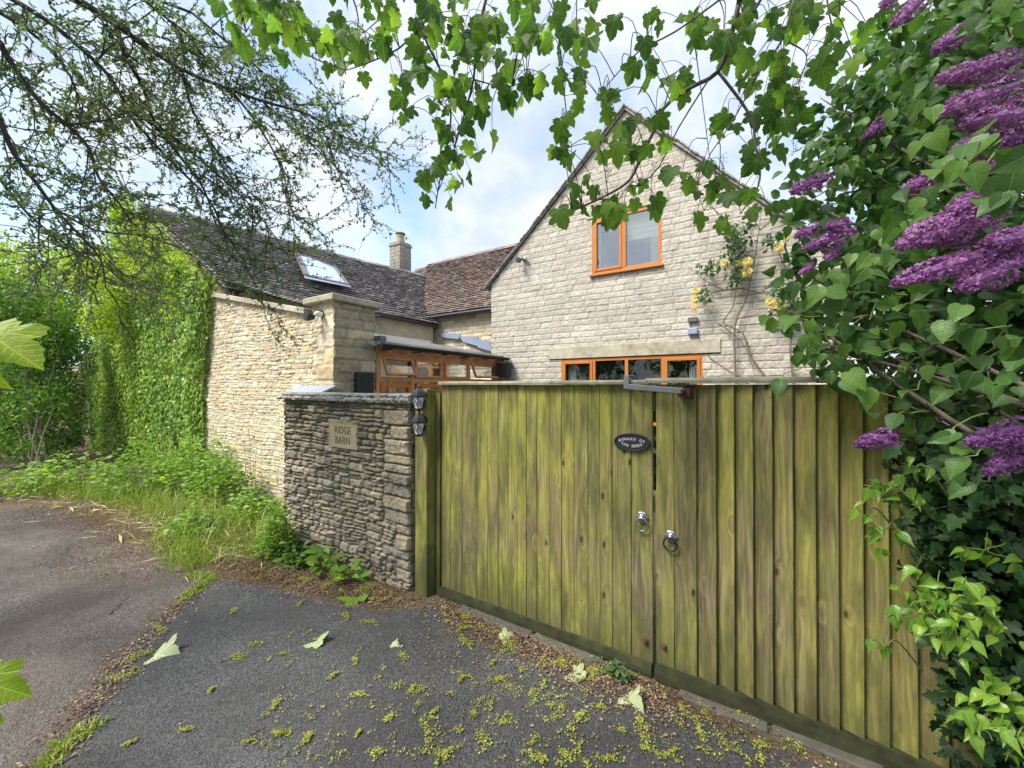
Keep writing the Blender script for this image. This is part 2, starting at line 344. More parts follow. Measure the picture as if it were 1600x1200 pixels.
M['syc'] = mat_leaf('sycamore_leaf', [(0.15, (0.05, 0.115, 0.03)), (0.5, (0.105, 0.20, 0.035)), (0.9, (0.27, 0.40, 0.05))], 0.66, vein='palm')
M['apple'] = mat_leaf('small_leaf', [(0.2, (0.10, 0.15, 0.08)), (0.6, (0.17, 0.24, 0.11)), (0.9, (0.29, 0.37, 0.13))], 0.5)
M['lilac'] = mat_leaf('lilac_leaf', [(0.15, (0.035, 0.09, 0.025)), (0.5, (0.08, 0.175, 0.035)), (0.85, (0.14, 0.27, 0.04))], 0.42, 0.42, 0.4, under=(0.10, 0.17, 0.08), vein='pinn')
M['young'] = mat_leaf('young_ivy_leaf', [(0.1, (0.07, 0.17, 0.02)), (0.5, (0.17, 0.31, 0.03)), (0.9, (0.34, 0.48, 0.06))], 0.4, 0.32, 0.5, vein='pinn')
M['ivyd'] = mat_leaf('dark_ivy_leaf', [(0.15, (0.012, 0.035, 0.012)), (0.5, (0.03, 0.075, 0.02)), (0.9, (0.07, 0.15, 0.035))], 0.2, 0.5, 0.3)
M['ivyl'] = mat_leaf('wall_ivy_leaf', [(0.1, (0.08, 0.17, 0.02)), (0.45, (0.24, 0.39, 0.045)), (0.85, (0.48, 0.62, 0.12))], 0.35, 0.38, 0.5)
M['bright'] = mat_leaf('bright_leaf', [(0.1, (0.16, 0.27, 0.02)), (0.5, (0.38, 0.50, 0.04)), (0.9, (0.60, 0.66, 0.07))], 0.5)
M['big'] = mat_leaf('near_leaf', [(0.1, (0.16, 0.27, 0.02)), (0.5, (0.30, 0.42, 0.03)), (0.9, (0.42, 0.50, 0.05))], 0.5, vein='palm')
M['mid'] = mat_leaf('mid_leaf', [(0.1, (0.045, 0.11, 0.02)), (0.5, (0.12, 0.23, 0.03)), (0.9, (0.27, 0.42, 0.055))], 0.4)
M['weed'] = mat_leaf('weed_leaf', [(0.1, (0.09, 0.19, 0.025)), (0.5, (0.21, 0.36, 0.04)), (0.9, (0.40, 0.54, 0.08))], 0.4)
M['grass'] = mat_leaf('grass_blade', [(0.1, (0.14, 0.24, 0.03)), (0.5, (0.30, 0.40, 0.06)), (0.9, (0.50, 0.48, 0.16))], 0.35)
M['rosel'] = mat_leaf('rose_leaf', [(0.1, (0.05, 0.10, 0.05)), (0.5, (0.10, 0.17, 0.08)), (0.9, (0.2, 0.3, 0.09))], 0.3)
M['rose'] = mat_leaf('rose_petal', [(0.1, (0.80, 0.62, 0.18)), (0.5, (0.88, 0.76, 0.34)), (0.9, (0.9, 0.84, 0.52))], 0.25, 0.6)
M['lil'] = mat_leaf('lilac_petal', [(0.1, (0.15, 0.035, 0.17)), (0.5, (0.28, 0.085, 0.32)), (0.9, (0.52, 0.25, 0.54))], 0.25, 0.6)
M['blossom'] = mat_leaf('fallen_blossom', [(0.1, (0.14, 0.14, 0.03)), (0.45, (0.31, 0.34, 0.045)), (0.9, (0.52, 0.54, 0.13))], 0.2, 0.7)
M['litter'] = mat_leaf('dry_leaf', [(0.1, (0.055, 0.024, 0.018)), (0.45, (0.17, 0.078, 0.05)), (0.62, (0.27, 0.17, 0.10)), (0.9, (0.52, 0.47, 0.34))], 0.1, 0.8)
M['pale'] = mat_leaf('fallen_pale_leaf', [(0.1, (0.27, 0.33, 0.17)), (0.9, (0.44, 0.48, 0.27))], 0.2, 0.6, vein='palm')
M['barkd'] = mat_bark('dark_bark', (0.055, 0.05, 0.05), (0.14, 0.13, 0.12))
M['barkg'] = mat_bark('grey_bark', (0.10, 0.08, 0.06), (0.26, 0.22, 0.17))
M['twig'] = mat_bark('twig_bark', (0.05, 0.035, 0.03), (0.13, 0.09, 0.07))
M['stemg'] = mat_bark('green_stem', (0.10, 0.13, 0.04), (0.2, 0.24, 0.08))
def mat_sheet():
    m, nt = newmat('ribbed_sheet'); tc = nd(nt, 'ShaderNodeTexCoord').outputs['Object']; f = noise(nt, tc, 5, 4)
    col = ramp(nt, f, [(.35, (.20, .18, .18)), (.65, (.42, .40, .41))]); p = princ(nt, col, .4, None, 0, .5); t = nd(nt, 'ShaderNodeBsdfTranslucent', {'Color': c4((.8, .8, .78))}).outputs[0]
    finish(nt, nd(nt, 'ShaderNodeMixShader', {0: .7, 1: p, 2: t}).outputs[0]); return m
M['sheet'] = mat_sheet()
def mat_asphalt(name, a, b, patch, damt=.5):
    m, nt = newmat(name); tc = nd(nt, 'ShaderNodeTexCoord').outputs['Object']
    f = nd(nt, 'ShaderNodeTexVoronoi', {'Vector': tc, 'Scale': 150.0}, feature='F1')
    g = noise(nt, tc, 60, 6, 0.7); h = noise(nt, tc, 1.4, 5, 0.6)
    v = nd(nt, 'ShaderNodeSeparateColor', {0: f.outputs['Color']}).outputs[0]
    col = ramp(nt, mth(nt, 'ADD', mth(nt, 'MULTIPLY', v, 0.5), mth(nt, 'MULTIPLY', g, 0.5)), [(0.3, a), (0.72, b), (0.86, tuple(x * 2.2 for x in b))])
    pm = ramp(nt, mth(nt, 'ADD', mth(nt, 'MULTIPLY', h, .7), mth(nt, 'MULTIPLY', g, .3)), [(0.42, (0, 0, 0)), (0.62, (1, 1, 1))])
    col = mixc(nt, mth(nt, 'MULTIPLY', pm, damt), col, patch)
    wet = ramp(nt, noise(nt, mapping(nt, tc, loc=(4, 9, 0)), .9, 6, .65, .6), [(0.38, (.62, .62, .62)), (0.62, (1.18, 1.17, 1.15))]); col = mixc(nt, 1.0, col, wet, 'MULTIPLY')
    hh = mth(nt, 'SUBTRACT', g, f.outputs['Distance'])
    finish(nt, princ(nt, col, 0.82, bump(nt, hh, 0.8, 0.008), 0, 0.35)); return m
M['lane'] = mat_asphalt('old_lane_asphalt', (0.058, 0.05, 0.044), (0.19, 0.168, 0.152), (0.11, 0.085, 0.066), .7)
M['drive'] = mat_asphalt('driveway_tarmac', (0.038, 0.039, 0.041), (0.125, 0.126, 0.130), (0.06, 0.058, 0.058), .6)
M['soil'] = mat_asphalt('verge_soil', (0.07, 0.05, 0.032), (0.19, 0.14, 0.09), (0.11, 0.12, 0.04), .55)
M['kerb'] = mat_simple('kerb_stone', (0.09, 0.085, 0.07), 0.95, var=.4, sc=12, bs=.5)
# ================================================================== GROUND
def ground_poly(name, pix, z, mat, extra_far=None, wob=0.02, n=12, label=None):
    pts = [oz(*p)[:2] if len(p) == 2 else np.array(p[:2]) for p in pix]
    out = []
    for i, a in enumerate(pts):
        b = pts[(i + 1) % len(pts)]; L = np.linalg.norm(b - a); k = max(1, min(60, int(L / 0.06)))
        if L > 12: k = 1
        for j in range(k):
            q = a + (b - a) * j / k
            out.append((q[0] + wob * (random.random() - .5) * 2 + 1.5 * wob * (vn(q[0] * 3, q[1] * 3) - .5), q[1] + wob * (random.random() - .5) * 2, z))
    o = mk(name, out, [tuple(range(len(out)))], mat); tag(o, kind='structure'); return o
g = MB(); g.add([(-300, -300, 0), (300, -300, 0), (300, 300, 0), (-300, 300, 0)], [(0, 1, 2, 3)])
tag(g.mk('ground', M['soil']), kind='structure')
ground_poly('lane', [(-60, 792), (60, 793), (130, 812), (195, 845), (270, 868), (300, 890), (345, 912), (450, 925), (560, 945), (650, 1000), (3, -.5, 0), (6, -9, 0), (-60, -9, 0), (-60, -1, 0)], 0.004, M['lane'])
DRIVE = [(335, 908), (395, 912), (440, 925), (500, 945), (600, 958), (680, 948), (700, 950), (830, 1012), (1000, 1082), (1230, 1180), (1.4, 2.2, 0), (2.2, 1.0, 0), (1.2, -1.0, 0)]
ground_poly('driveway', DRIVE + [(10, 1300), (75, 1200), (120, 1130), (172, 1060), (235, 985), (290, 935)], 0.008, M['drive'], wob=0.014)
# kerb stones under the gate
k = MB()
for (a, b) in (((1060, 1088), (1200, 1150)), ((1207, 1152), (1390, 1230)), ((720, 948), (830, 992)), ((835, 994), (935, 1038))):
    p, q = oz(*a), oz(*b); k.box(p[0], q[0], 2.29 + random.random() * .02, 2.375, -.05, 0.013 + random.random() * .004)
kb = k.mk('kerb', M['kerb']); bevel(kb, .008); tag(kb, kind='structure')

# ================================================================== STONE FIELDS
def layout(S, Z, rowh, wid, seed, split=0.0, warp=0.02, over=()):
    """returns id, rounded edge distance and cell-centre offsets for every point"""
    rg = np.random.default_rng(seed); sh = S.shape; s = S.ravel(); z = Z.ravel()
    ws = s + warp * .6 * (fbm(s * 11, z * 14, seed + 1) - .5); wz = z + warp * 1.6 * (fbm(s * 1.3, z * .9, seed + 2) - .5) + warp * .35 * (fbm(s * 13, z * 13, seed + 3) - .5)
    smin, smax, zmin, zmax = s.min() - .3, s.max() + .3, z.min() - .3, z.max() + .3
    zb = [zmin]
    while zb[-1] < zmax: zb.append(zb[-1] + rg.uniform(*rowh))
    zb = np.array(zb); ri = np.clip(np.searchsorted(zb, wz) - 1, 0, len(zb) - 2)
    ID = np.zeros(len(s)); ds = np.zeros(len(s)); dz = np.zeros(len(s)); cu = np.zeros(len(s)); cv = np.zeros(len(s))
    for r in range(len(zb) - 1):
        m = np.where(ri == r)[0]
        if not len(m): continue
        h = zb[r + 1] - zb[r]; sb = [smin - rg.uniform(0, .3)]
        while sb[-1] < smax: sb.append(sb[-1] + rg.uniform(*wid) * (0.75 + 0.5 * h / rowh[1]))
        sb = np.array(sb); ci = np.clip(np.searchsorted(sb, ws[m]) - 1, 0, len(sb) - 2)
        nC = len(sb); f = rg.uniform(.32, .68, nC); do = rg.random(nC) < split
        # vertical sub-split and, in each layer, a horizontal sub-split
        g1, g2 = rg.uniform(.3, .7, nC), rg.uniform(.3, .7, nC); d1, d2 = rg.random(nC) < split * .75, rg.random(nC) < split * .75
        s0, s1 = sb[ci], sb[ci + 1]; z0 = np.full(len(m), zb[r]); z1 = np.full(len(m), zb[r + 1])
        mid = zb[r] + f[ci] * h; lo = wz[m] < mid; sp = do[ci]; k = np.zeros(len(m))
        z1 = np.where(sp & lo, mid, z1); z0 = np.where(sp & ~lo, mid, z0); k = np.where(sp & ~lo, 1, 0)
        for (gg, dd, sel) in ((g1, d1, lo), (g2, d2, ~lo)):
            a = sp & sel & dd[ci]; sm = sb[ci] + gg[ci] * (sb[ci + 1] - sb[ci]); left = ws[m] < sm
            s1 = np.where(a & left, sm, s1); s0 = np.where(a & ~left, sm, s0); k = k + np.where(a & ~left, 2, 0)
        ID[m] = r * 131.7 + ci * 7.31 + k * 1.37 + seed
        ds[m] = np.minimum(ws[m] - s0, s1 - ws[m]); dz[m] = np.minimum(wz[m] - z0, z1 - wz[m])
        cu[m] = (ws[m] - (s0 + s1) / 2); cv[m] = (wz[m] - (z0 + z1) / 2)
    flag = np.zeros(len(s))
    for i, (a, b, c, d) in enumerate(over):
        j = np.where((s > a - .004) & (s < b + .004) & (z > c - .004) & (z < d + .004))[0]
        ws2 = s[j] + warp * .25 * (fbm(s[j] * 9, z[j] * 9, seed + 9) - .5); wz2 = z[j] + warp * .25 * (fbm(s[j] * 9, z[j] * 9, seed + 8) - .5)
        ds[j] = np.minimum(ws2 - a, b - ws2); dz[j] = np.minimum(wz2 - c, d - wz2)
        ID[j] = 9000 + i * 3.7; cu[j] = s[j] - (a + b) / 2; cv[j] = z[j] - (c + d) / 2; flag[j] = 1
    return ID, ds, dz, cu, cv, flag
def field(name, origin, sdir, ndir, s0, s1, ztop, res, mat, parent, pal, mortar, rowh, wid, seed, r=.016, joint=.004, depth=.03,
          rand=.012, rough=.01, split=0., warp=.02, over=(), holes=(), z0=0.0, tilt=.06, fr=20., loc=None, bulge=0.0, vj=.6, tv=.44):
    S1 = np.linspace(s0, s1, max(3, int((s1 - s0) / res) + 1)); zt = np.array([ztop(q) for q in S1]); nz = max(3, int((zt.max() - z0) / res) + 1)
    T = np.linspace(0, 1, nz); S, TT = np.meshgrid(S1, T, indexing='ij'); Z = z0 + TT * (zt[:, None] - z0)
    ID, ds, dz, cu, cv, fl = layout(S, Z, rowh, wid, seed, split, warp, over)
    s, z = S.ravel(), Z.ravel()
    ds = ds * vj; a = np.maximum(0, r - (ds - joint)); b = np.maximum(0, r - (dz - joint)); d = r - np.sqrt(a * a + b * b)
    e = sstep(d / r)
    H = e * (depth + rand * (hsh(ID, 1) - .5) + tilt * ((hsh(ID, 2) - .5) * cu + (hsh(ID, 3) - .5) * 1.5 * cv)) + rough * (fbm(s * fr, z * fr, seed + 20) - .5) * (0.4 + e) + bulge * (fbm(s * 1.1, z * 1.1, seed + 30) - .5)
    sd, ndv, og = (np.array(q, float) for q in (sdir, ndir, origin))
    V = og + s[:, None] * sd + z[:, None] * np.array([0, 0, 1.0]) + H[:, None] * ndv
    nS, nZ = len(S1), nz; I = np.arange(nS * nZ).reshape(nS, nZ)
    Fq = np.stack([I[:-1, :-1], I[1:, :-1], I[1:, 1:], I[:-1, 1:]], -1)
    keep = np.ones(Fq.shape[:2], bool); sc = S[:-1, :-1] + (s1 - s0) / (nS - 1) / 2; zc = (Z[:-1, :-1] + Z[1:, 1:]) / 2
    for (p, q, u, v) in holes: keep &= ~((sc > p) & (sc < q) & (zc > u) & (zc < v))
    Fq = Fq[keep]
    if np.dot(np.cross(sd, (0, 0, 1)), ndv) < 0: Fq = Fq[:, ::-1]
    pal = np.array(pal); pi = np.clip((hsh(ID, 5) * len(pal)).astype(int), 0, len(pal) - 1)
    C = pal[pi] * (1 - tv / 2 + tv * hsh(ID, 6))[:, None] * (0.85 + .3 * fbm(s * 6, z * 6, seed + 40))[:, None]
    mm = sstep((d + joint * .3) / (r * .45)); C = C * mm[:, None] + np.array(mortar) * (1 - mm)[:, None]
    return mk(name, V, Fq, mat, parent, loc, True, col=C)
YW = 2.33       # front dry stone wall face
PAL_DRY = [(0.28, 0.245, 0.18), (0.31, 0.275, 0.205), (0.23, 0.205, 0.155), (0.36, 0.315, 0.215), (0.29, 0.265, 0.215), (0.25, 0.23, 0.185), (0.39, 0.355, 0.28)]
PAL_BEI = [(0.62, 0.54, 0.39), (0.68, 0.60, 0.45), (0.57, 0.49, 0.35), (0.71, 0.65, 0.52), (0.63, 0.50, 0.31), (0.57, 0.52, 0.43)]
PAL_GAB = [(0.51, 0.47, 0.415), (0.54, 0.50, 0.44), (0.49, 0.455, 0.40), (0.56, 0.52, 0.46), (0.52, 0.475, 0.42), (0.50, 0.475, 0.43)]
xl, xr = oy(449, 640, YW)[0], oy(645, 640, YW)[0]
wall = thing('stone_wall', ((xl + xr) / 2, YW + .2, 0), 'low grey dry stone wall with thin slab coping left of the wooden gate', 'wall')
pq = [oy(519, 657, YW), oy(563, 703, YW)]; PX0, PX1, PZ0, PZ1 = pq[0][0], pq[1][0], pq[1][2], pq[0][2]
WZ = 1.575
quo = [];  zq = 0.06; kq = 0
while zq < WZ - .08:
    hq = random.uniform(.075, .15); wq = random.choice((.17, .24, .33)); zt_ = min(zq + hq, WZ); quo.append((xr - wq, xr, zq, zt_)); zq = zt_; kq += 1
field('stonework', (0, YW, 0), (1, 0, 0), (0, -1, 0), xl, xr, lambda q: WZ, 0.0065, M['dry'], wall, PAL_DRY, (0.13, 0.11, 0.08),
      (.04, .085), (.07, .20), 11, r=.010, joint=.003, depth=.036, rand=.024, rough=.020, split=.5, warp=.045, vj=.75, over=quo, holes=[(PX0 + .01, PX1 - .01, PZ0 + .01, PZ1 - .01)], tilt=.14, fr=34, bulge=.05)
field('end_stonework', (xr, YW, 0), (0, 1, 0), (1, 0, 0), -.02, .42, lambda q: WZ, 0.012, M['dry'], wall, PAL_DRY, (0.10, 0.085, 0.06),
      (.08, .15), (.2, .3), 12, r=.014, depth=.012, rand=.01, rough=.012, split=.1, warp=.02)
field('end_stonework', (xl, YW, 0), (0, 1, 0), (-1, 0, 0), -.02, .42, lambda q: WZ, 0.015, M['dry'], wall, PAL_DRY, (0.10, 0.085, 0.06),
      (.06, .11), (.1, .25), 13, r=.014, depth=.03, rand=.02, rough=.012, split=.3, warp=.03)
b_ = MB(); b_.box(xl + .02, xr - .02, YW + .035, YW + .41, 0, WZ - .002); b_.mk('core', M['slab'], wall)
# coping: ragged overlapping slabs
cp = MB(); x = xl - .05
cV = []; cF = []
def slab(mb, x0, x1, y0, y1, z0, z1, nx, seed, jag=.012):
    n = nx; top = []; 
    for (zz, dj) in ((z0, 0.0), ((z0 + z1) / 2, .012), (z1, -.004)):
        rowf = [(x0 + (x1 - x0) * i / n, y0 - dj + jag * (vn(i * 1.7 + seed, zz * 90 + seed) - .5) * 2, zz + .008 * (vn(i * 1.3 + seed, zz * 10) - .5)) for i in range(n + 1)]
        top.append(rowf + [(x1, y1, zz), (x0, y1, zz)])
    m = n + 3; V = [p for r_ in top for p in r_]
    F = [tuple(range(m))[::-1], tuple(range(2 * m, 3 * m))]
    for L in range(2):
        for i in range(m): F.append((L * m + i, L * m + (i + 1) % m, (L + 1) * m + (i + 1) % m, (L + 1) * m + i))
    mb.add(V, F)
while x < xr - .02:
    wd = random.uniform(.22, .5); x1 = min(x + wd, xr + .035)
    if xr + .035 - x1 < .12: x1 = xr + .035
    slab(cp, x, x1 - .006, YW - .075 + random.uniform(-.012, .012), YW + .45, WZ - .012, WZ + .024 + random.random() * .006, 22, x * 9, .022)
    x = x1
x = xl - .03
while x < xr - .02:
    wd = random.uniform(.2, .45); x1 = min(x + wd, xr + .02)
    if xr + .02 - x1 < .12: x1 = xr + .02
    slab(cp, x, x1 - .006, YW - .045 + random.uniform(-.02, .012), YW + .44, WZ + .031, WZ + .052 + random.random() * .008, 22, x * 5, .018)
    x = x1
cp.mk('coping', M['slab'], wall)

# carved name plaque
def text_mesh(name, body, size, loc, mat, parent, extr=.002, rotx=R(90), spacing=1.0, align='CENTER', sx=1.0, bold=0.0):
    cu = bpy.data.curves.new(name, 'FONT'); cu.body = body; cu.size = size; cu.extrude = extr; cu.align_x = align; cu.align_y = 'CENTER'; cu.space_character = spacing; cu.offset = bold
    to = bpy.data.objects.new('tmp', cu); COL.objects.link(to); dg = bpy.context.evaluated_depsgraph_get(); dg.update()
    me = bpy.data.meshes.new_from_object(to.evaluated_get(dg)); bpy.data.objects.remove(to)
    co = np.array([v.co[:] for v in me.vertices]); V = np.stack([co[:, 0] * sx, -co[:, 2], co[:, 1]], 1) + np.array(loc)
    F = [tuple(p.vertices) for p in me.polygons]; bpy.data.meshes.remove(me)
    return mk(name, V, F, mat, parent)
plq = thing('name_plaque', ((PX0 + PX1) / 2, YW, PZ0), 'square carved stone plaque reading RIDGE BARN set into the dry stone wall', 'sign')
mb = MB(); mb.box(PX0, PX1, YW - .034, YW + .03, PZ0, PZ1); bevel(mb.mk('slab', M['plaque'], plq), .006)
mb = MB(); mb.frame(PX0 + .002, PX1 - .002, PZ0 + .002, PZ1 - .002, .012, YW - .037, YW - .033); mb.mk('rim', M['plaque'], plq)
cx = (PX0 + PX1) / 2; hz = PZ1 - PZ0
text_mesh('lettering', 'RIDGE', .098, (cx, YW - .034, PZ0 + hz * .67), M['carve_shade'], plq, sx=.92, bold=.0)
text_mesh('lettering', 'BARN', .098, (cx, YW - .034, PZ0 + hz * .29), M['carve_shade'], plq, sx=.92, bold=.0)

# ================================================================== STONE BARN (left wing)
YB = 3.0
PC = oy(523, 520, YB)[0]            # pier corner X
PD = ox(585, 520, PC)[1]            # pier far Y
CZL = oy(335, 464, YB); CZR = oy(488, 492, YB)
def rake(q):
    k = (CZR[2] - CZL[2]) / (CZR[0] - CZL[0])
    if q > CZL[0]: return CZL[2] + k * (q - CZL[0])
    return CZL[2] + (CZL[0] - q) * .58 if q > -12.0 else CZL[2] + (CZL[0] + 12.0) * .58 - (-12.0 - q) * .6
capz = oy(505, 474, YB)[2]
barn = thing('stone_barn', (-9.5, 6.0, 0), 'long cream stone barn with grey tiled roof and ivy on its lane wall', 'building')
lit = [(PC - w_, PC, z_, z_ + .2) for w_, z_ in ((.34, .1), (.22, .31), (.36, .52), (.24, .73), (.35, .94), (.22, 1.15), (.36, 1.36), (.24, 1.57), (.38, 1.78), (.22, 1.99), (.34, 2.2), (.26, 2.41), (.36, 2.62))]
XP = CZR[0] + .02
field('lane_wall', (0, YB, 0), (1, 0, 0), (0, -1, 0), -9.2, XP, rake, 0.011, M['beige'], barn, PAL_BEI, (0.52, 0.46, 0.34),
      (.04, .09), (.06, .19), 21, r=.013, joint=.003, depth=.010, rand=.008, rough=.016, split=.42, warp=.055, tilt=.04, fr=16, bulge=.05)
field('pier_face', (0, YB, 0), (1, 0, 0), (0, -1, 0), XP, PC, lambda q: capz, 0.014, M['beige'], barn, PAL_BEI, (0.50, 0.44, 0.32),
      (.05, .11), (.10, .28), 22, r=.018, joint=.005, depth=.012, rand=.008, rough=.016, split=.2, warp=.045, over=lit, tilt=.04, fr=16)
field('lane_wall', (0, YB, 0), (1, 0, 0), (0, -1, 0), -19, -9.2, lambda q: rake(q) if q > -14.9 else 2.3, 0.035, M['beige'], barn, PAL_BEI, (0.48, 0.42, 0.32),
      (.06, .11), (.12, .35), 23, r=.03, joint=.005, depth=.02, rand=.012, rough=.012, split=.1, warp=.04)
PAL_PIER = [(0.46, 0.40, 0.27), (0.40, 0.35, 0.24), (0.50, 0.43, 0.27), (0.38, 0.34, 0.26)]
field('pier_side', (PC, YB, 0), (0, 1, 0), (1, 0, 0), -.02, PD - YB, lambda q: capz, 0.014, M['beige'], barn, PAL_PIER, (0.34, 0.30, 0.22),
      (.10, .2), (.2, .45), 24, r=.018, joint=.004, depth=.018, rand=.018, rough=.045, split=.25, warp=.05, tilt=.12, fr=9, over=[(PD - YB - .3, PD - YB - .02, 2.05, 2.22)])
mb = MB(); mb.box(XP - .005, PC - .01, YB + .03, PD - .005, 0, capz); mb.mk('pier_core', M['plain_stone'], barn)
mb = MB()
for i in range(14):
    x0 = -19 + (XP + 19) * i / 14; x1 = -19 + (XP + 19) * (i + 1) / 14
    za, zb_ = (rake(x0) if x0 > -14.9 else 2.3), (rake(x1) if x1 > -14.9 else 2.3)
    mb.prism([(x0, YB + .02, 0), (x1, YB + .02, 0), (x1, YB + .02, zb_ - .01), (x0, YB + .02, za - .01)], (0, .38, 0))
mb.mk('wall_core', M['plain_stone'], barn)
mb = MB(); mb.box(XP - .1, PC + .09, YB - .09, PD + .06, capz, capz + .085); bevel(mb.mk('pier_cap', M['plain_stone'], barn), .015)
mb = MB(); npc = 6      # raking coping stones
for i in range(npc):
    xa = CZL[0] - .35 + (XP - .1 - CZL[0] + .35) * i / npc; xb = CZL[0] - .35 + (XP - .1 - CZL[0] + .35) * (i + 1) / npc - .008
    za, zb_ = rake(xa) if xa > CZL[0] else CZL[2] - .05, rake(xb)
    if xa < CZL[0]: za = CZL[2] + (CZR[2] - CZL[2]) / (CZR[0] - CZL[0]) * (xa - CZL[0])
    mb.prism([(xa, YB - .07, za - .005), (xb, YB - .07, zb_ - .005), (xb, YB - .07, zb_ + .075), (xa, YB - .07, za + .075)], (0, .5, 0))
bevel(mb.mk('coping', M['plain_stone'], barn), .01)
# roofs: rows of lapped tiles on a ruled surface between an eave line and a ridge line
def tile_roof(name, e0, e1, r0, r1, mat, parent, tw=.20, ex=.115, thick=.022, seed=1, curve=None, inside=None, label=None):
    e0, e1, r0, r1 = (np.array(q, float) for q in (e0, e1, r0, r1)); rg = np.random.default_rng(seed)
    slope = np.linalg.norm((r0 + r1) / 2 - (e0 + e1) / 2); L = np.linalg.norm(e1 - e0); nr = int(slope / ex); ncol = int(L / tw)
    V = []; F = []
    nrm = np.cross(e1 - e0, r0 - e0); nrm /= np.linalg.norm(nrm)
    if nrm[2] < 0: nrm = -nrm
    def pt(u, v):
        p = (e0 * (1 - u) + e1 * u) * (1 - v) + (r0 * (1 - u) + r1 * u) * v
        return p + nrm * (.035 * (vn(u * L * .5, v * slope * .5, seed) - .5) * 2)
    for r_ in range(nr + 1):
        v0 = r_ / nr; v1 = min(1.0, (r_ + 1.35) / nr); u = -rg.uniform(0, 1) * tw / L; exj = rg.uniform(-.12, .12) / nr
        while u < 1:
            wd = tw / L * rg.uniform(.75, 1.25); ua = max(0, u); ub = min(1, u + wd - .004 / L); u += wd
            if ub - ua < .01 / L: continue
            j = rg.uniform(-.006, .009); jv = rg.uniform(-.03, .03) / nr + exj * 0; t = thick * rg.uniform(.7, 1.3)
            a, b2, c, d = pt(ua, max(0, v0 + jv)), pt(ub, max(0, v0 + jv + rg.uniform(-.04, .04) / nr)), pt(ub, v1), pt(ua, v1)
            if inside is not None and not inside((a + c) / 2): continue
            lo = nrm * (thick * 1.1 + j + t); bse = nrm * (thick * 1.1 + j); up = nrm * .004
            n = len(V); V += [a + bse, b2 + bse, a + lo, b2 + lo, c + up, d + up]
            F += [(n, n + 1, n + 3, n + 2), (n + 2, n + 3, n + 4, n + 5), (n, n + 2, n + 5), (n + 1, n + 4, n + 3)]
    o = mk(name, V, F, mat, parent)
    return o, nrm, pt
EZ = 3.46
A_e0, A_e1 = (-7.72, 3.02, EZ), (-7.85, 8.9, EZ); A_r0, A_r1 = (-12.05, 3.0, 5.85), (-10.7, 11.0, 5.85)
A_e1 = (-7.88, 11.0, EZ)
def inA(p): return not (p[1] > 8.38 and p[2] < 3.77 + (p[1] - 8.38) * .84 - .15)
ra, nA, ptA = tile_roof('roof', A_e0, A_e1, A_r0, A_r1, M['tileA'], barn, tw=.2, ex=.15, thick=.032, seed=5, inside=inA)
mb = MB(); gg = [[ptA(i / 12, j / 6) - nA * .06 for j in range(7)] for i in range(13)]
mb.add([p for r_ in gg for p in r_], [(i * 7 + j, (i + 1) * 7 + j, (i + 1) * 7 + j + 1, i * 7 + j + 1) for i in range(12) for j in range(6)])
mb.prism([(A_r0[0], 3.0, 5.8), (-16.2, 3.0, 3.3), (-16.2, 3.0, 3.2), (A_r0[0], 3.0, 5.7)], (0, 8.6, 0)); mb.mk('roof_deck', M['tileA'], barn)
for (a_, b_, c_, d_) in ((-16, -15.7, 11.6, 3.3), (-8.1, -7.95, 8.3, EZ - .05)): mb = MB(); mb.box(a_, b_, 3.4, c_, 0, d_); mb.mk('side_wall', M['plain_stone'], barn)
mb = MB()       # ridge tiles
for i in range(26):
    u0, u1 = i / 26, (i + 1) / 26 - .002; a = ptA(u0, 1.0); b2 = ptA(u1, 1.0); dv = b2 - a; sd = np.array([.13, .0, -.08])
    mb.prism([a + (-.15, 0, -.05), a + (0, 0, .07 + random.random() * .01), a + (.15, 0, -.05)], dv)
mb.mk('ridge_tiles', M['tileA'], ra)
tile_roof('lean_to_tiles', (-5.25, 3.32, 2.80), (-5.25, 4.25, 2.80), (-7.78, 3.32, 3.46), (-7.78, 4.25, 3.46), M['tileA'], barn, tw=.2, ex=.15, thick=.03, seed=15)
# fascia, gutter, lead at barn eave
mb = MB(); mb.tube([(-7.74, 4.2, EZ - .03), (-7.86, 8.35, EZ - .03)], .05, 8); mb.mk('gutter', M['blackpl'], barn)
# skylight on the roof
def onA(px, py):
    d = ray(px, py); p0 = ptA(.55, .5); t = np.dot(p0 - C0, nA) / np.dot(d, nA); return C0 + d * t
q = [onA(460, 401), onA(519, 413), onA(543, 451), onA(479, 434)]
sky_c = sum(q) / 4; ue = (q[1] - q[0]) + (q[2] - q[3]); ue /= np.linalg.norm(ue); ve = (q[0] - q[3]) + (q[1] - q[2]); ve /= np.linalg.norm(ve)
if ve[2] < 0: ve = -ve
wv = (np.linalg.norm(q[1] - q[0]) + np.linalg.norm(q[2] - q[3])) / 4; hvv = (np.linalg.norm(q[0] - q[3]) + np.linalg.norm(q[1] - q[2])) / 4
print('skylight', wv, hvv, sky_c)
skl = MB()
for sg in (-1, 1):
    skl.obox(sky_c + ue * sg * (wv - .05) + nA * .05, ue * .06, ve * hvv, nA * .035)
    skl.obox(sky_c + ve * sg * (hvv - .05) + nA * .05, ve * .06, ue * (wv - .111), nA * .033)
sf = skl.mk('skylight', M['greyfr'], barn)
mb = MB(); mb.obox(sky_c + nA * .065, ue * (wv - .11), ve * (hvv - .11), nA * .006); mb.mk('pane', M['skyglass'], sf)
mb = MB(); mb.obox(sky_c + nA * .03, ue * (wv - .10), ve * (hvv - .10), nA * .006); mb.mk('lining', M['dark'], sf)
mb = MB(); mb.obox(sky_c - ve * (hvv + .09) + nA * .055, ue * (wv + .03), ve * .09, nA * .008); mb.mk('apron', M['lead'], sf)

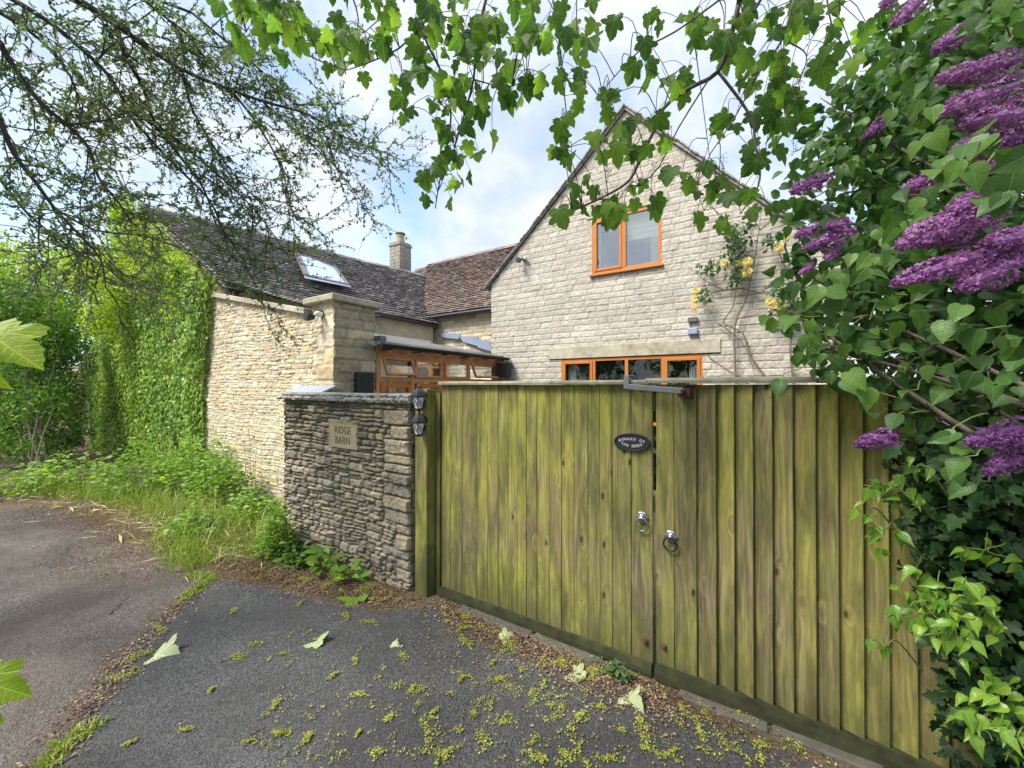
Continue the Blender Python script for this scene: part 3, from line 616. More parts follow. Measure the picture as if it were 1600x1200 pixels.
# chimney
ch0 = P(625.5, 440, 15.7)
chm = thing('chimney', (ch0[0], ch0[1], ch0[2] - .8), 'square grey stone chimney stack with pale pot at the end of the ridge', 'chimney')
ct = P(625.5, 387, 15.7)[2]; hw = .30
mb = MB(); z = ch0[2] - 1.0; k = 0
while z < ct - .02:
    h = min(random.uniform(.1, .16), ct - z + .001); n = random.choice((2, 3)); 
    for f_ in range(n):
        x0 = ch0[0] - hw + 2 * hw * f_ / n; x1 = ch0[0] - hw + 2 * hw * (f_ + 1) / n
        for (y0, y1) in ((-hw, 0), (0, hw)):
            jx = random.uniform(-.006, .006)
            mb.box(x0 + .005, x1 - .005 + (jx if f_ == n - 1 else 0), ch0[1] + y0 + jx + .004, ch0[1] + y1 - .004, z + .005, z + h - .005)
    z += h
cs = mb.mk('stack', M['chim'], chm); bevel(cs, .012)
mb = MB(); mb.box(ch0[0] - hw + .015, ch0[0] + hw - .015, ch0[1] - hw + .015, ch0[1] + hw - .015, ch0[2] - 1, ct); mb.mk('mortar_core', M['slab'], chm)
mb = MB(); mb.box(ch0[0] - hw - .03, ch0[0] + hw + .03, ch0[1] - hw - .03, ch0[1] + hw + .03, ct, ct + .1); mb.box(ch0[0] - hw, ch0[0] + hw, ch0[1] - hw, ch0[1] + hw, ct + .1, ct + .16); bevel(mb.mk('cap', M['chim'], chm), .02)
mb = MB(); mb.lathe((ch0[0], ch0[1], ct + .15), [(.19, 0), (.17, .05), (.15, .3), (.17, .34)], 14); mb.mk('pot', M['plaque'], chm, smooth=True)
mb = MB(); mb.lathe((ch0[0], ch0[1], ct + .46), [(.13, 0), (.13, .07), (.2, .08), (.19, .11), (.02, .17)], 14); mb.mk('cowl', M['greyfr'], chm)
mb = MB(); mb.box(ch0[0] - hw - .02, ch0[0] + hw + .025, ch0[1] - hw - .025, ch0[1] + hw, ch0[2] - .28, ch0[2] + .0); mb.mk('flashing', M['lead'], chm)

# ================================================================== REAR WING
YR = 8.40
wing = thing('house_wing', (-6.5, 10, 0), 'low rear wing with brown lichen spotted tiled roof between chimney and gable', 'building')
B0, B1 = oy(635, 499, YR), oy(767, 484, YR); BE = (B0[2] + B1[2]) / 2
field('wall', (0, YR + .1, 0), (1, 0, 0), (0, -1, 0), -8.6, -3.0, lambda q: BE - .02, 0.02, M['gable'], wing, [tuple(c_ * 1.08 for c_ in p_) for p_ in PAL_BEI[:4]], (0.5, 0.45, 0.34),
      (.10, .115), (.2, .42), 31, r=.018, joint=.006, depth=.012, rand=.006, rough=.01, warp=.006)
RY, RZ = 11.86, 6.72
rb, nB, ptB = tile_roof('roof', (-12.5, YR - .12, BE), (-2.5, YR - .12, BE), (-12.5, RY, RZ), (-2.5, RY, RZ), M['tileB'], wing, tw=.17, ex=.12, seed=8,
          inside=lambda p: p[2] > EZ + (-7.88 - p[0]) * .98 - .5 and not (p[2] < BE + 2.6 and p[0] > -4.2 and False))
mb = MB(); mb.add([(-9.6, YR, BE - .03), (-2.5, YR, BE - .03), (-2.5, RY, RZ - .03), (-12.4, RY, RZ - .03)], [(0, 1, 2, 3)])
mb.add([(-12.4, RY, RZ - .03), (-2.5, RY, RZ - .03), (-2.5, RY + 3.4, BE), (-12.4, RY + 3.4, BE)], [(0, 1, 2, 3)]); mb.mk('roof_deck', M['tileB'], wing)
mb = MB(); x = -11.2
while x < -3: mb.prism([(x, RY - .16, RZ - .07), (x, RY, RZ + .075 + random.random() * .012), (x, RY + .16, RZ - .07)], (.42, 0, random.uniform(-.01, .01))); x += .43
mb.mk('ridge_tiles', M['tileB'], rb)
gt = MB(); gt.tube([(-8.3, YR - .12, BE - .045), (-5, YR - .12, BE - .03)], .055, 8)
gt = gt.mk('gutter', M['blackpl'], wing)
mb = MB(); dp = oy(656, 505, YR)[0]; mb.tube([(dp, YR - .02, BE - .06), (dp, YR, BE - .3), (dp, YR + .01, 2.6)], .035, 8); mb.mk('downpipe', M['blackpl'], wing)
# stepped lead flashing on the wing wall above the garden room roof
mb = MB()
for (a, b2, c, d) in (((684, 520), (720, 521), (716, 530), (690, 527)), ((718, 526), (747, 526), (747, 541), (724, 534)), ((747, 531), (767, 533), (767, 549), (747, 543))):
    mb.prism([oy(*a, YR - .0), oy(*d, YR - .0), oy(*c, YR - .0), oy(*b2, YR - .0)], (0, .03, 0))
mb.mk('flashing', M['lead'], wing)

# ================================================================== GABLE HOUSE
YC = 6.7
house = thing('gable_house', (-2, 8.5, 0), 'tall pale stone gable of the house with two orange framed windows', 'building')
GL = oy(768, 520, YC)[0]; AX, AZ = -1.95, 6.42; GR = 0.95
ZL = oy(768, 446, YC)[2]
def gtop(q): return AZ - (AX - q) * (AZ - ZL) / (AX - GL) if q < AX else AZ - (q - AX) * 1.06
U0, U1 = oy(925, 430, YC), oy(1035, 413, YC); U2, U3 = oy(1033, 323, YC), oy(926, 338, YC)
ux0, ux1, uz0, uz1 = U0[0], (U1[0] + U2[0]) / 2, (U0[2] + U1[2]) / 2, (U2[2] + U3[2]) / 2
G0, G1 = oy(877, 562, YC), oy(1099, 553, YC); gx0, gx1, gz1 = G0[0], G1[0], (G0[2] + G1[2]) / 2; gz0 = gz1 - 1.15
L0, L1 = oy(858, 542, YC), oy(1126, 531, YC); lx0, lx1, lz1 = L0[0], L1[0], (L0[2] + L1[2]) / 2
print('win', ux0, ux1, uz0, uz1, 'g', gx0, gx1, gz0, gz1, 'lintel', lx0, lx1, lz1)
kw = dict(mat=M['gable'], parent=house, pal=PAL_GAB, mortar=(0.40, 0.37, 0.32), rowh=(.100, .112), wid=(.16, .44), r=.012, joint=.003, depth=.007, rand=.004, rough=.010, warp=.009, tilt=.010, fr=20, vj=.55, tv=.14)
hol = [(ux0 + .01, ux1 - .01, uz0 + .01, uz1 - .01), (gx0 + .01, gx1 - .01, gz0 + .01, gz1 + .0), (lx0 + .01, lx1 - .01, gz1 - .002, lz1 - .01)]
field('gable_wall', (0, YC, 0), (1, 0, 0), (0, -1, 0), GL, AX, gtop, 0.0115, seed=41, holes=hol, z0=1.5, **kw)
field('gable_wall', (0, YC, 0), (1, 0, 0), (0, -1, 0), AX, GR, gtop, 0.0115, seed=41, holes=hol, z0=1.5, **kw)
mb = MB(); mb.box(lx0, lx1, YC - .028, YC + .1, gz1 + .012, lz1); bevel(mb.mk('lintel', M['plain_stone'], house), .006)
mb = MB(); mb.box(ux0 - .1, ux1 + .1, YC - .024, YC + .1, uz1 + .012, uz1 + .15); bevel(mb.mk('lintel', M['plain_stone'], house), .006)
# inner shell (side walls, roof slopes, verge)
for (a_, b_, d_) in ((GL, GL + .25, ZL - .05), (GR - .25, GR, gtop(GR) - .03)): mb = MB(); mb.box(a_, b_, YC + .03, 14, 0, d_); mb.mk('side_wall', M['plain_stone'], house)
mb = MB(); mb.box(GL + .01, gx0 - .2, YC - .0, YC + .03, 0, 1.51); mb.box(gx0 - .2, GR - .01, YC - .0, YC + .03, 0, gz0 - .01); mb.mk('wall_base', M['gable'], house)
rf = MB(); rf.prism([(GL - .1, YC - .03, ZL - .06), (AX, YC - .03, AZ + .03), (AX, YC - .03, AZ + .10), (GL - .16, YC - .03, ZL - .0)], (0, 7.5, 0))
rf.prism([(AX, YC - .03, AZ + .03), (GR + .1, YC - .03, gtop(GR + .1) + .03), (GR + .16, YC - .03, gtop(GR + .16) + .10), (AX, YC - .03, AZ + .10)], (0, 7.5, 0))
rfo = rf.mk('roof', M['tileB'], house)
mb = MB(); rg = random.Random(4)
for (xa, xb) in ((GL - .14, AX), (AX, GR + .15)):
    n = 30
    for i in range(n):
        p, q2 = xa + (xb - xa) * i / n, xa + (xb - xa) * (i + 1) / n; h1, h2 = gtop(p) + .085, gtop(q2) + .085; jj = rg.uniform(-.008, .012); jy = rg.uniform(-.012, .012)
        if xa < AX - .1: hh = (h1, h2 + .0)
        else: hh = (h1, h2)
        mb.prism([(p, YC - .085 + jy, hh[0] - .03 + jj), (q2, YC - .085 + jy, hh[1] - .03 + jj), (q2, YC - .085 + jy, hh[1] + jj), (p, YC - .085 + jy, hh[0] + jj)], (0, .3, 0))
mb.mk('verge_tiles', M['tileA'], rfo)
mb = MB(); mb.prism([(GL - .1, YC - .055, ZL - .0), (AX, YC - .055, AZ + .055), (AX, YC - .055, AZ - .0), (GL - .1, YC - .055, ZL - .055)], (0, .025, 0))
mb.prism([(AX, YC - .055, AZ + .055), (GR, YC - .055, gtop(GR) + .055), (GR, YC - .055, gtop(GR)), (AX, YC - .055, AZ)], (0, .025, 0)); mb.mk('verge_undercloak', M['slab'], house)
def curtain(mb, x0, x1, y, z0, z1):
    n = 14; V = []; 
    for i in range(n + 1): 
        x = x0 + (x1 - x0) * i / n; yy = y + .018 * math.sin(i * 2.4)
        V += [(x, yy, z0), (x, yy, z1)]
    mb.add(V, [(2 * i, 2 * i + 2, 2 * i + 3, 2 * i + 1) for i in range(n)])
# upper window
mb = MB(); fw = .055; mb.frame(ux0, ux1, uz0, uz1, fw, YC - .01, YC + .06); um = (ux0 + ux1) / 2 - .02; mb.box(um - .035, um + .035, YC - .012, YC + .058, uz0 + fw, uz1 - fw)
mb.frame(ux0 + .05, um - .036, uz0 + .05, uz1 - .05, .045, YC - .022, YC + .03)
mb.box(ux0 - .03, ux1 + .03, YC - .06, YC + .0, uz0 - .035, uz0 + .002)
uw = bevel(mb.mk('window', M['orange'], house), .005)
mb = MB(); mb.box(ux0 + .03, ux1 - .03, YC + .015, YC + .022, uz0 + .03, uz1 - .03); mb.mk('pane', M['glass'], uw)
mb = MB(); n = 12; bz = uz0 + (uz1 - uz0) * .52
for i in range(10): z = bz + (uz1 - bz) * i / 10; mb.box(um + .04, ux1 - .07, YC + .09 + (i % 2) * .006, YC + .1 + (i % 2) * .006, z, z + (uz1 - bz) / 10 - .003)
mb.mk('blind', M['blind'], uw)
for (a_, b_, c_) in ((ux1 - .19, ux1 - .06, bz), (ux0 + .05, ux0 + .14, uz1 - .04)): mb = MB(); curtain(mb, a_, b_, YC + .08, uz0 + .04, c_); mb.mk('curtain', M['curtain'], uw)
mb = MB(); mb.box(ux0 - .3, ux1 + .3, YC + .75, YC + .8, uz0 - .3, uz1 + .3); mb.box(ux0 - .05, ux1 + .05, YC + .062, YC + .8, uz0 - .05, uz0); mb.box(ux0 - .05, ux0, YC + .062, YC + .8, uz0, uz1); mb.box(ux1, ux1 + .05, YC + .062, YC + .8, uz0, uz1); mb.box(ux0 - .05, ux1 + .05, YC + .062, YC + .8, uz1, uz1 + .05); mb.mk('room', M['dark'], uw)
# ground floor window: casement, fixed, fixed, casement
mx = [oy(v, 575, YC)[0] for v in (877, 928, 979, 1036, 1099)]
mb = MB(); mb.frame(gx0, gx1, gz0, gz1, .05, YC - .005, YC + .06)
for v in mx[1:4]: mb.box(v - .028, v + .028, YC - .007, YC + .058, gz0 + .05, gz1 - .05)
mb.frame(gx0 + .045, mx[1] - .026, gz0 + .045, gz1 - .045, .045, YC - .02, YC + .03); mb.frame(mx[3] + .026, gx1 - .045, gz0 + .045, gz1 - .045, .045, YC - .02, YC + .03)
gw = bevel(mb.mk('window', M['orange'], house), .004)
mb = MB(); mb.box(gx0 + .03, gx1 - .03, YC + .015, YC + .022, gz0 + .03, gz1 - .03); mb.mk('pane', M['glass2'], gw)
for (a_, b_) in ((gx0 + .1, gx0 + .26), (gx1 - .22, gx1 - .1)): mb = MB(); curtain(mb, a_, b_, YC + .1, gz0, gz1); mb.mk('curtain', M['curtain'], gw)
mb = MB(); mb.box(gx0 - .3, gx1 + .3, YC + 1.2, YC + 1.25, 0.6, gz1 + .3); mb.box(gx0 - .05, gx0, YC + .062, YC + 1.2, gz0, gz1); mb.box(gx1, gx1 + .05, YC + .062, YC + 1.2, gz0, gz1); mb.box(gx0 - .05, gx1 + .05, YC + .062, YC + 1.2, gz1, gz1 + .04); mb.box(gx0 - .05, gx1 + .05, YC + .062, YC + 1.2, gz0 - .04, gz0); mb.mk('room', M['dark'], gw)
# small round light high in the gable
q = oy(979, 222, YC); mb = MB(); mb.lathe((q[0], YC - .07, q[2]), [(.02, 0), (.07, .01), (.08, .05), (.05, .07)], 14, axis='y')
tag(mb.mk('wall_light', M['frost'], loc=(q[0], YC, q[2]), smooth=True), 'small round white light high up near the peak of the gable', 'light')
# security lights
def spot(px, py, Y, label, s=1.0):
    q = oy(px, py, Y); t = thing('security_light', (q[0], Y, q[2]), label, 'light', 'black security lights on the walls')
    mb = MB(); mb.lathe((q[0], q[1] - .05 * s, q[2] + .03 * s), [(.045 * s, 0), (.045 * s, .06 * s)], 10, axis='y'); mb.mk('mount', M['blackpl'], t)
    mb = MB(); mb.tube([(q[0], q[1] - .06 * s, q[2] + .02 * s), (q[0] - .03 * s, q[1] - .12 * s, q[2] - .01 * s)], .018 * s, 6)
    mb.lathe((q[0] - .05 * s, q[1] - .2 * s, q[2] - .03 * s), [(.05 * s, 0), (.055 * s, .03 * s), (.03 * s, .1 * s), (.015 * s, .12 * s)], 12, axis='y'); mb.mk('lamp_head', M['blackpl'], t)
    mb = MB(); mb.lathe((q[0] + .06 * s, q[1] - .14 * s, q[2] + .01 * s), [(.02 * s, 0), (.035 * s, .03 * s), (.03 * s, .09 * s)], 10, axis='y'); mb.mk('sensor', M['frost'], t)
spot(820, 407, YC, 'black twin spotlight on the left shoulder of the pale stone gable')
spot(504, 494, YB, 'black spotlight with pale sensor below the cap of the cream stone pier', 1.0)
# vent and blue sensor box above lintel
q = oy(1083, 500, YC); mb = MB(); mb.box(q[0] - .07, q[0] + .07, YC - .06, YC - .02, q[2] - .035, q[2] + .035)
for i in range(7): mb.box(q[0] - .065 + i * .02, q[0] - .055 + i * .02, YC - .066, YC - .059, q[2] - .03, q[2] + .03)
tag(mb.mk('air_vent', M['greyfr'], loc=(q[0], YC, q[2])), 'small grey louvred vent on the gable above the lintel', 'vent')
q = oy(1083, 518, YC); t = thing('alarm_box', (q[0], YC, q[2]), 'small pale blue box below the vent above the lintel', 'alarm box')
mb = MB(); mb.box(q[0] - .07, q[0] + .07, YC - .08, YC - .02, q[2] - .05, q[2] + .05); bevel(mb.mk('case', mat_simple('blue_plastic', (0.30, 0.34, 0.50), .5, var=.1), t), .012)
mb = MB(); mb.tube([q + (.05, -.03, -.05), oy(1110, 560, YC) + (0, -.02, 0), oy(1170, 600, YC) + (0, -.02, 0)], .004, 4); mb.mk('cable', M['blackpl'], t)

# ================================================================== GARDEN ROOM (timber and glass lean-to along the pier)
room = thing('garden_room', (-4.6, 5.3, 0), 'timber framed glazed lean-to with open top windows beside the pier', 'building')
XG = PC + .02; Y0, Y1 = PD + .02, YC - .04
def gz(px, py): p = ox(px, py, XG); return p[1], p[2]
zt = (gz(600, 556)[1] + gz(740, 571)[1]) / 2; zb_ = (gz(600, 588)[1] + gz(740, 593)[1]) / 2; zg = (gz(595, 517)[1] + gz(780, 550)[1]) / 2
print('garden', Y0, Y1, zt, zb_, zg)
mb = MB(); mb.box(XG - .08, XG, Y0, Y1, zt, zt + .09); mb.box(XG - .08, XG, Y0, Y1, zb_ - .07, zb_); mb.box(XG - .06, XG + .04, Y0, Y1, 0.0, .5)
ys = [Y0] + [ox(v, 575, XG)[1] for v in (645, 691, 733)] + [Y1]
for i, v in enumerate(ys):
    a = v if i == 0 else v - .035; b2 = v + .07 if i == 0 else (v if i == 4 else v + .035)
    mb.box(XG - .079, XG + .004, a, b2, zb_, zt); mb.box(XG - .079, XG + .003, a, b2, .5, zb_ - .07)
tf = bevel(mb.mk('timber_frame', M['brownwood'], room), .005)
def top_light(ya, yb, openang):
    mb = MB(); n = 0; h = zt - zb_; ca, sa = math.cos(openang), math.sin(openang)
    hinge = np.array([XG + .012, 0, zt]); dn = np.array([sa, 0, -ca]); out = np.array([ca, 0, sa])
    def bar(y0, y1, d0, d1): mb.obox(hinge + (0, (y0 + y1) / 2, 0) + dn * (d0 + d1) / 2, (0, (y1 - y0) / 2, 0), dn * (d1 - d0) / 2, out * .02)
    bar(ya, ya + .035, 0, h); bar(yb - .035, yb, 0, h); bar(ya + .035, yb - .035, 0, .032); bar(ya + .035, yb - .035, h - .034, h)
    o = bevel(mb.mk('top_window', M['brownwood'], room), .004)
    mb = MB(); mb.obox(hinge + (0, (ya + yb) / 2, 0) + dn * h / 2, (0, (yb - ya) / 2 - .034, 0), dn * (h / 2 - .03), out * .003); mb.mk('pane', M['glass'], o)
top_light(ys[0] + .08, ys[1] - .03, .42); top_light(ys[1] + .04, ys[2] - .04, .0); top_light(ys[2] + .04, ys[3] - .04, .0); top_light(ys[3] + .04, ys[4] - .02, .42)
mb = MB(); mb.box(XG - .045, XG - .039, Y0 + .05, Y1 - .05, .5, zb_ - .07); mb.mk('lower_pane', M['glass'], room)
for i in range(4):
    mb = MB(); mb.frameX(ys[i] + .06, ys[i + 1] - .04, .55, zb_ - .09, .07, XG - .03, XG + .025); bevel(mb.mk('casement', M['orange'], room), .004)
mb = MB()
for i in range(9): y = Y0 + .12 + (Y1 - Y0 - .2) * i / 8; mb.obox((XG - .9, y, zt + .155 + .9 * .19 - .03), (1.05, 0, -.2), (0, .028, 0), (.01, 0, .045))
mb.mk('rafter', M['brownwood'], room)
mb = MB(); mb.box(XG - .075, XG - .005, Y0, Y1, zt + .09, zt + .15); mb.mk('wall_plate', M['brownwood'], room)
# corrugated sheet roof
xs = np.linspace(XG + .16, -7.9, 8); ysr = np.linspace(YB + .45, YC - .06, 160); X, Y = np.meshgrid(xs, ysr, indexing='ij')
Z = zt + .20 + (XG - X) * .19 + .03 * np.sin(Y * 2 * math.pi / .11)
I = np.arange(X.size).reshape(X.shape); Fq = np.stack([I[:-1, :-1], I[:-1, 1:], I[1:, 1:], I[1:, :-1]], -1).reshape(-1, 4)
so = mk('roof_sheet', np.stack([X.ravel(), Y.ravel(), Z.ravel()], 1), Fq, M['sheet'], room, smooth=True); mm_ = so.modifiers.new('s', 'SOLIDIFY'); mm_.thickness = .006
mb = MB(); zg2 = zt + .145; n = 8
GV = [];
for yy in (Y0 - .1, Y1 + .02):
    for k in range(9): a = math.pi + math.pi * k / 8; GV.append((XG + .21 + .045 * math.cos(a), yy, zg2 + .045 * math.sin(a) + .02))
mb.add(GV, [(k, k + 1, 9 + k + 1, 9 + k) for k in range(8)]); go = mb.mk('gutter', M['blackpl'], room); s_ = go.modifiers.new('s', 'SOLIDIFY'); s_.thickness = .012
mb = MB()
for i in range(6): y = Y0 + .1 + (Y1 - Y0 - .2) * i / 5; mb.box(XG + .01, XG + .2, y - .012, y + .012, zg2 - .05, zg2 - .03)
mb.mk('gutter_bracket', M['blackpl'], room)
mb = MB(); mb.obox((XG + .02, Y0 + .02, zt + .24), (.10, 0, 0), (0, .05, 0), (0, 0, .045)); mb.mk('flashing', M['greyfr'], room)
mb = MB(); mb.box(XG - 2.0, XG - 1.9, Y0, Y1, 0, 2.75); mb.mk('inner_wall', mat_simple('inner_plaster', (0.85, 0.82, 0.72), .9, var=.12, sc=5), room)
# hanging bucket, meter box, letter box
q = ox(788, 578, XG + .2); t = thing('bucket', (q[0], q[1], q[2] - .15), 'black bucket hanging from the gutter end against the gable', 'bucket')
mb = MB(); mb.lathe((q[0], q[1], q[2] - .15), [(.12, 0), (.155, .24), (.165, .25), (.165, .28), (.14, .28), (.11, .04)], 16); mb.mk('tub', M['blackpl'], t, smooth=False)
mb = MB(); mb.tube([(q[0] + .16 * math.cos(a), q[1], q[2] + .12 + .2 * math.sin(a)) for a in np.linspace(0, math.pi, 9)], .006, 5); mb.mk('handle', M['steel'], t)
q0, q1 = ox(551, 581, PC), ox(575, 609, PC); t = thing('letter_box', (PC, q0[1], q1[2] - .1), 'flat black ribbed letter box on the side face of the stone pier', 'letter box')
mb = MB(); mb.box(PC + .03, PC + .13, q0[1], q1[1], q1[2] - .12, q0[2]); bevel(mb.mk('body', M['blackpl'], t), .008)
mb = MB()
for i in range(7): y = q0[1] + .03 + (q1[1] - q0[1] - .06) * i / 6; mb.box(PC + .13, PC + .136, y - .006, y + .006, q1[2] - .1, q0[2] - .03)
mb.mk('rib', M['black'], t)
# lead sheet lying on the wall junction behind the dry stone wall
a, b2 = oz(468, 612, 1.63), oz(527, 600, 1.7)
p0, p1 = oy(470, 610, YB - .03), oy(527, 610, YB - .03)
mb = MB(); zz = oy(490, 600, YB - .1)[2] - .06
mb.prism([(p0[0], YB - .24, 1.63), (p0[0], YB - .03, zz + .04), (p0[0], YB - .03, zz + .02), (p0[0], YB - .24, 1.61)], (p1[0] - p0[0] - .02, 0, 0))
tag(mb.mk('lead_sheet', M['lead'], loc=(p0[0], YB, 1.6)), 'sloping blue lead sheet on the cream wall behind the dry stone coping', 'lead sheet')
mb = MB(); mb.box(p0[0] + .03, p1[0] - .05, YB - .23, YB - .02, 0, 1.585); tag(mb.mk('stone_pier', M['plain_stone'], loc=(p0[0], YB, 0)), 'short stone block joining the dry stone wall to the cream wall', 'wall')
# ================================================================== GATE, POSTS
YG = 2.40; GT = 1.712
def gX(px): return oy(px, 600, YG)[0]
LE = [gX(v) for v in (690, 704, 722, 745, 762, 778, 794, 808, 822, 839, 858, 877, 897, 918, 937, 956, 986, 1019.5)]
RE = [gX(v) for v in (1024.5, 1053, 1088)]; FE = [gX(v) for v in (1088, 1115, 1143, 1172, 1202, 1234, 1269, 1304, 1342, 1382, 1425, 1472, 1522, 1577, 1636)]
gl = thing('wooden_gate', ((LE[0] + LE[-1]) / 2, YG, 0), 'left gate leaf of flat vertical boards green with algae', 'gate', 'leaves of the wooden gate')
gr = thing('wooden_gate', ((RE[0] + FE[-1]) / 2, YG, 0), 'right gate leaf of overlapping featheredge boards, browner and partly under the lilac', 'gate', 'leaves of the wooden gate')
def board(mb, x0, x1, y, z0, z1, tl=.02, tr=.02, gap=.0012, seed=0, nz=26):
    """vertical plank with slightly wavy edges and face; tl/tr how far the left/right edge stands proud"""
    V = []; 
    for i in range(nz + 1):
        z = z0 + (z1 - z0) * i / nz; wl = .0022 * (vn(z * 5, seed * 3.1) - .5); wr = .0022 * (vn(z * 5, seed * 3.1 + 50) - .5); cup = .0015 * (vn(z * 2, seed + 9) - .5)
        xa, xb = x0 + gap + wl, x1 - gap + wr
        V += [(xa, y + .004, z), (xa, y - tl + .0025, z), (xa + .003, y - tl, z), ((xa + xb) / 2, y - (tl + tr) / 2 + cup, z), (xb - .003, y - tr, z), (xb, y - tr + .0025, z), (xb, y + .004, z)]
    F = [tuple(range(7)), tuple(range(nz * 7, nz * 7 + 7))[::-1]]
    for i in range(nz):
        for k in range(7): a = i * 7 + k; b2 = i * 7 + (k + 1) % 7; F.append((a, a + 7, b2 + 7, b2))
    mb.add(V, F)
mb = MB()
for i in range(len(LE) - 1): t_ = .018 + random.uniform(-.0015, .0015); board(mb, LE[i], LE[i + 1], YG + .02, .075, GT, t_, t_, seed=i, gap=.0009 if i not in (8, 15) else .0022)
mb.mk('board_panel', M['gate_l'], gl)
mb = MB()
for i in range(2): board(mb, RE[i], RE[i + 1], YG + .02, .065, GT, .02, .02, seed=40 + i, gap=.0014)
for i in range(len(FE) - 1): board(mb, FE[i] - .0, FE[i + 1] + .012, YG + .022, .065, GT + random.uniform(-.003, .0), .004, .036 + random.uniform(-.003, .003), seed=60 + i, gap=-.0)
mb.mk('board_panel', M['gate_r'], gr)
mb = MB()   # rear ledges and frame
for z in (.25, .95, 1.55): mb.box(LE[0], LE[-1], YG + .026, YG + .06, z, z + .1)
mb.box(LE[0], LE[0] + .09, YG + .06, YG + .09, .08, GT); mb.mk('ledge', M['rail'], gl)
mb = MB()
for z in (.25, .95, 1.55): mb.box(RE[0], FE[-1], YG + .03, YG + .065, z, z + .1)
mb.mk('ledge', M['rail'], gr)
def cap(mb, x0, x1, z0, z1, seed, y0=YG - .035, y1=YG + .06):
    n = 30; V = []
    for i in range(n + 1):
        x = x0 + (x1 - x0) * i / n; dz = .005 * (vn(x * 3, seed) - .5); dy = .006 * (vn(x * 4, seed + 5) - .5)
        V += [(x, y0 + dy, z0 + dz), (x, y0 + dy - .002, (z0 + z1) / 2 + dz), (x, y0 + dy + .004, z1 + dz), (x, y1, z1 + dz), (x, y1, z0 + dz)]
    F = [tuple(range(5)), tuple(range(n * 5, n * 5 + 5))[::-1]]
    for i in range(n):
        for k in range(5): a = i * 5 + k; b2 = i * 5 + (k + 1) % 5; F.append((a, a + 5, b2 + 5, b2))
    mb.add(V, F)
mb = MB(); cap(mb, LE[0] - .01, LE[-1] - .015, GT + .002, GT + .028, 3); mb.mk('top_rail', M['rail'], gl)
mb = MB(); cap(mb, RE[0] - .05, gX(1275), GT + .008, GT + .037, 8); cap(mb, gX(1278), FE[-1], GT + .004, GT + .03, 18); mb.mk('top_rail', M['rail'], gr)
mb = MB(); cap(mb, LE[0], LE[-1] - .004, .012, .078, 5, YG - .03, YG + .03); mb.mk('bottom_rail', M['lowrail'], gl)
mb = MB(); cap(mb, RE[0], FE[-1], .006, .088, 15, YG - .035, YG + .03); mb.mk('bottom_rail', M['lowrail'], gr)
# latch bar hooked over the left cap, pivoting on the right leaf
q0, q1 = oy(979, 604, YG - .05), oy(1068, 611, YG - .06); mb = MB()
mb.obox((q0 + q1) / 2, (q1 - q0) / 2, (0, .006, 0), (0, 0, .0165)); zc = q0[2]
mb.box(q0[0] - .016, q0[0] + .016, YG - .058, YG - .046, zc - .014, GT + .048); mb.box(q0[0] - .016, q0[0] + .016, YG - .058, YG + .085, GT + .0485, GT + .058); mb.box(q0[0] - .016, q0[0] + .016, YG + .073, YG + .085, GT - .02, GT + .048)
lb = bevel(mb.mk('latch_bar', M['steel'], gr), .003)
mb = MB(); mb.box(q1[0] - .03, q1[0] + .032, YG - .052, YG - .004, q1[2] - .034, q1[2] + .014); mb.box(q1[0] - .004, q1[0] + .045, YG - .012, YG - .002, q1[2] - .045, q1[2] + .03)
mb.lathe((q1[0], YG - .09, q1[2]), [(.008, 0), (.014, .004), (.014, .03)], 8, axis='y'); bevel(mb.mk('pivot_bracket', M['rust'], lb), .004)
def ring(px, py, parent, mat, px2, py2):
    a = oy(px, py, YG - .006); mb = MB(); n = 12; prof = []
    for (yy, sc) in ((0.004, 1.0), (-.004, .98), (-.008, .8)):
        prof.append([(a[0] + (.034 + .005 * math.cos(k * 2 * math.pi / n * 6)) * sc * math.cos(k * 2 * math.pi / n), YG - .002 + yy - .004, a[2] + .034 * sc * math.sin(k * 2 * math.pi / n)) for k in range(n)])
    V = [p for r_ in prof for p in r_]; F = [tuple(range(2 * n, 3 * n))] + [(L * n + i, L * n + (i + 1) % n, (L + 1) * n + (i + 1) % n, (L + 1) * n + i) for L in range(2) for i in range(n)]
    mb.add(V, F); mb.lathe((a[0], YG - .034, a[2]), [(.006, 0), (.014, .006), (.016, .016), (.024, .022)], 10, axis='y')
    pl = mb.mk('ring_plate', M['iron'], parent, smooth=False)
    b2 = oy(px2, py2, YG - .03); mb = MB()
    mb.tube([(b2[0] + .036 * math.cos(t), YG - .028 - .006 * math.sin(t), b2[2] + .040 * math.sin(t)) for t in np.linspace(0, 2 * math.pi, 28, endpoint=False)], .0052, 8, closed=True)
    mb.mk('ring', mat, pl, smooth=True)
ring(1003, 808, gl, M['iron'], 1002.5, 820); ring(1048, 838, gr, M['black'], 1047, 851)
for (px, py, par) in ((1008, 1003, gl), (1037, 1011, gr)):
    a = oy(px, py, YG - .01); mb = MB(); mb.lathe((a[0], YG - .022, a[2]), [(.006, 0), (.012, .004), (.013, .014), (.018, .02), (.018, .024)], 10, axis='y'); mb.mk('bolt', M['rust'], par)
rg = random.Random(9)     # nail heads
for E, z_ in ((LE, 1.665), (LE, .32)):
    for i in range(len(E) - 1): mb = MB(); mb.lathe(((E[i] + E[i + 1]) / 2 + rg.uniform(-.01, .01), YG - .0005, z_ + rg.uniform(-.01, .01)), [(.0035, 0), (.004, .003)], 6, axis='y'); mb.mk('nail', M['rust'], gl)
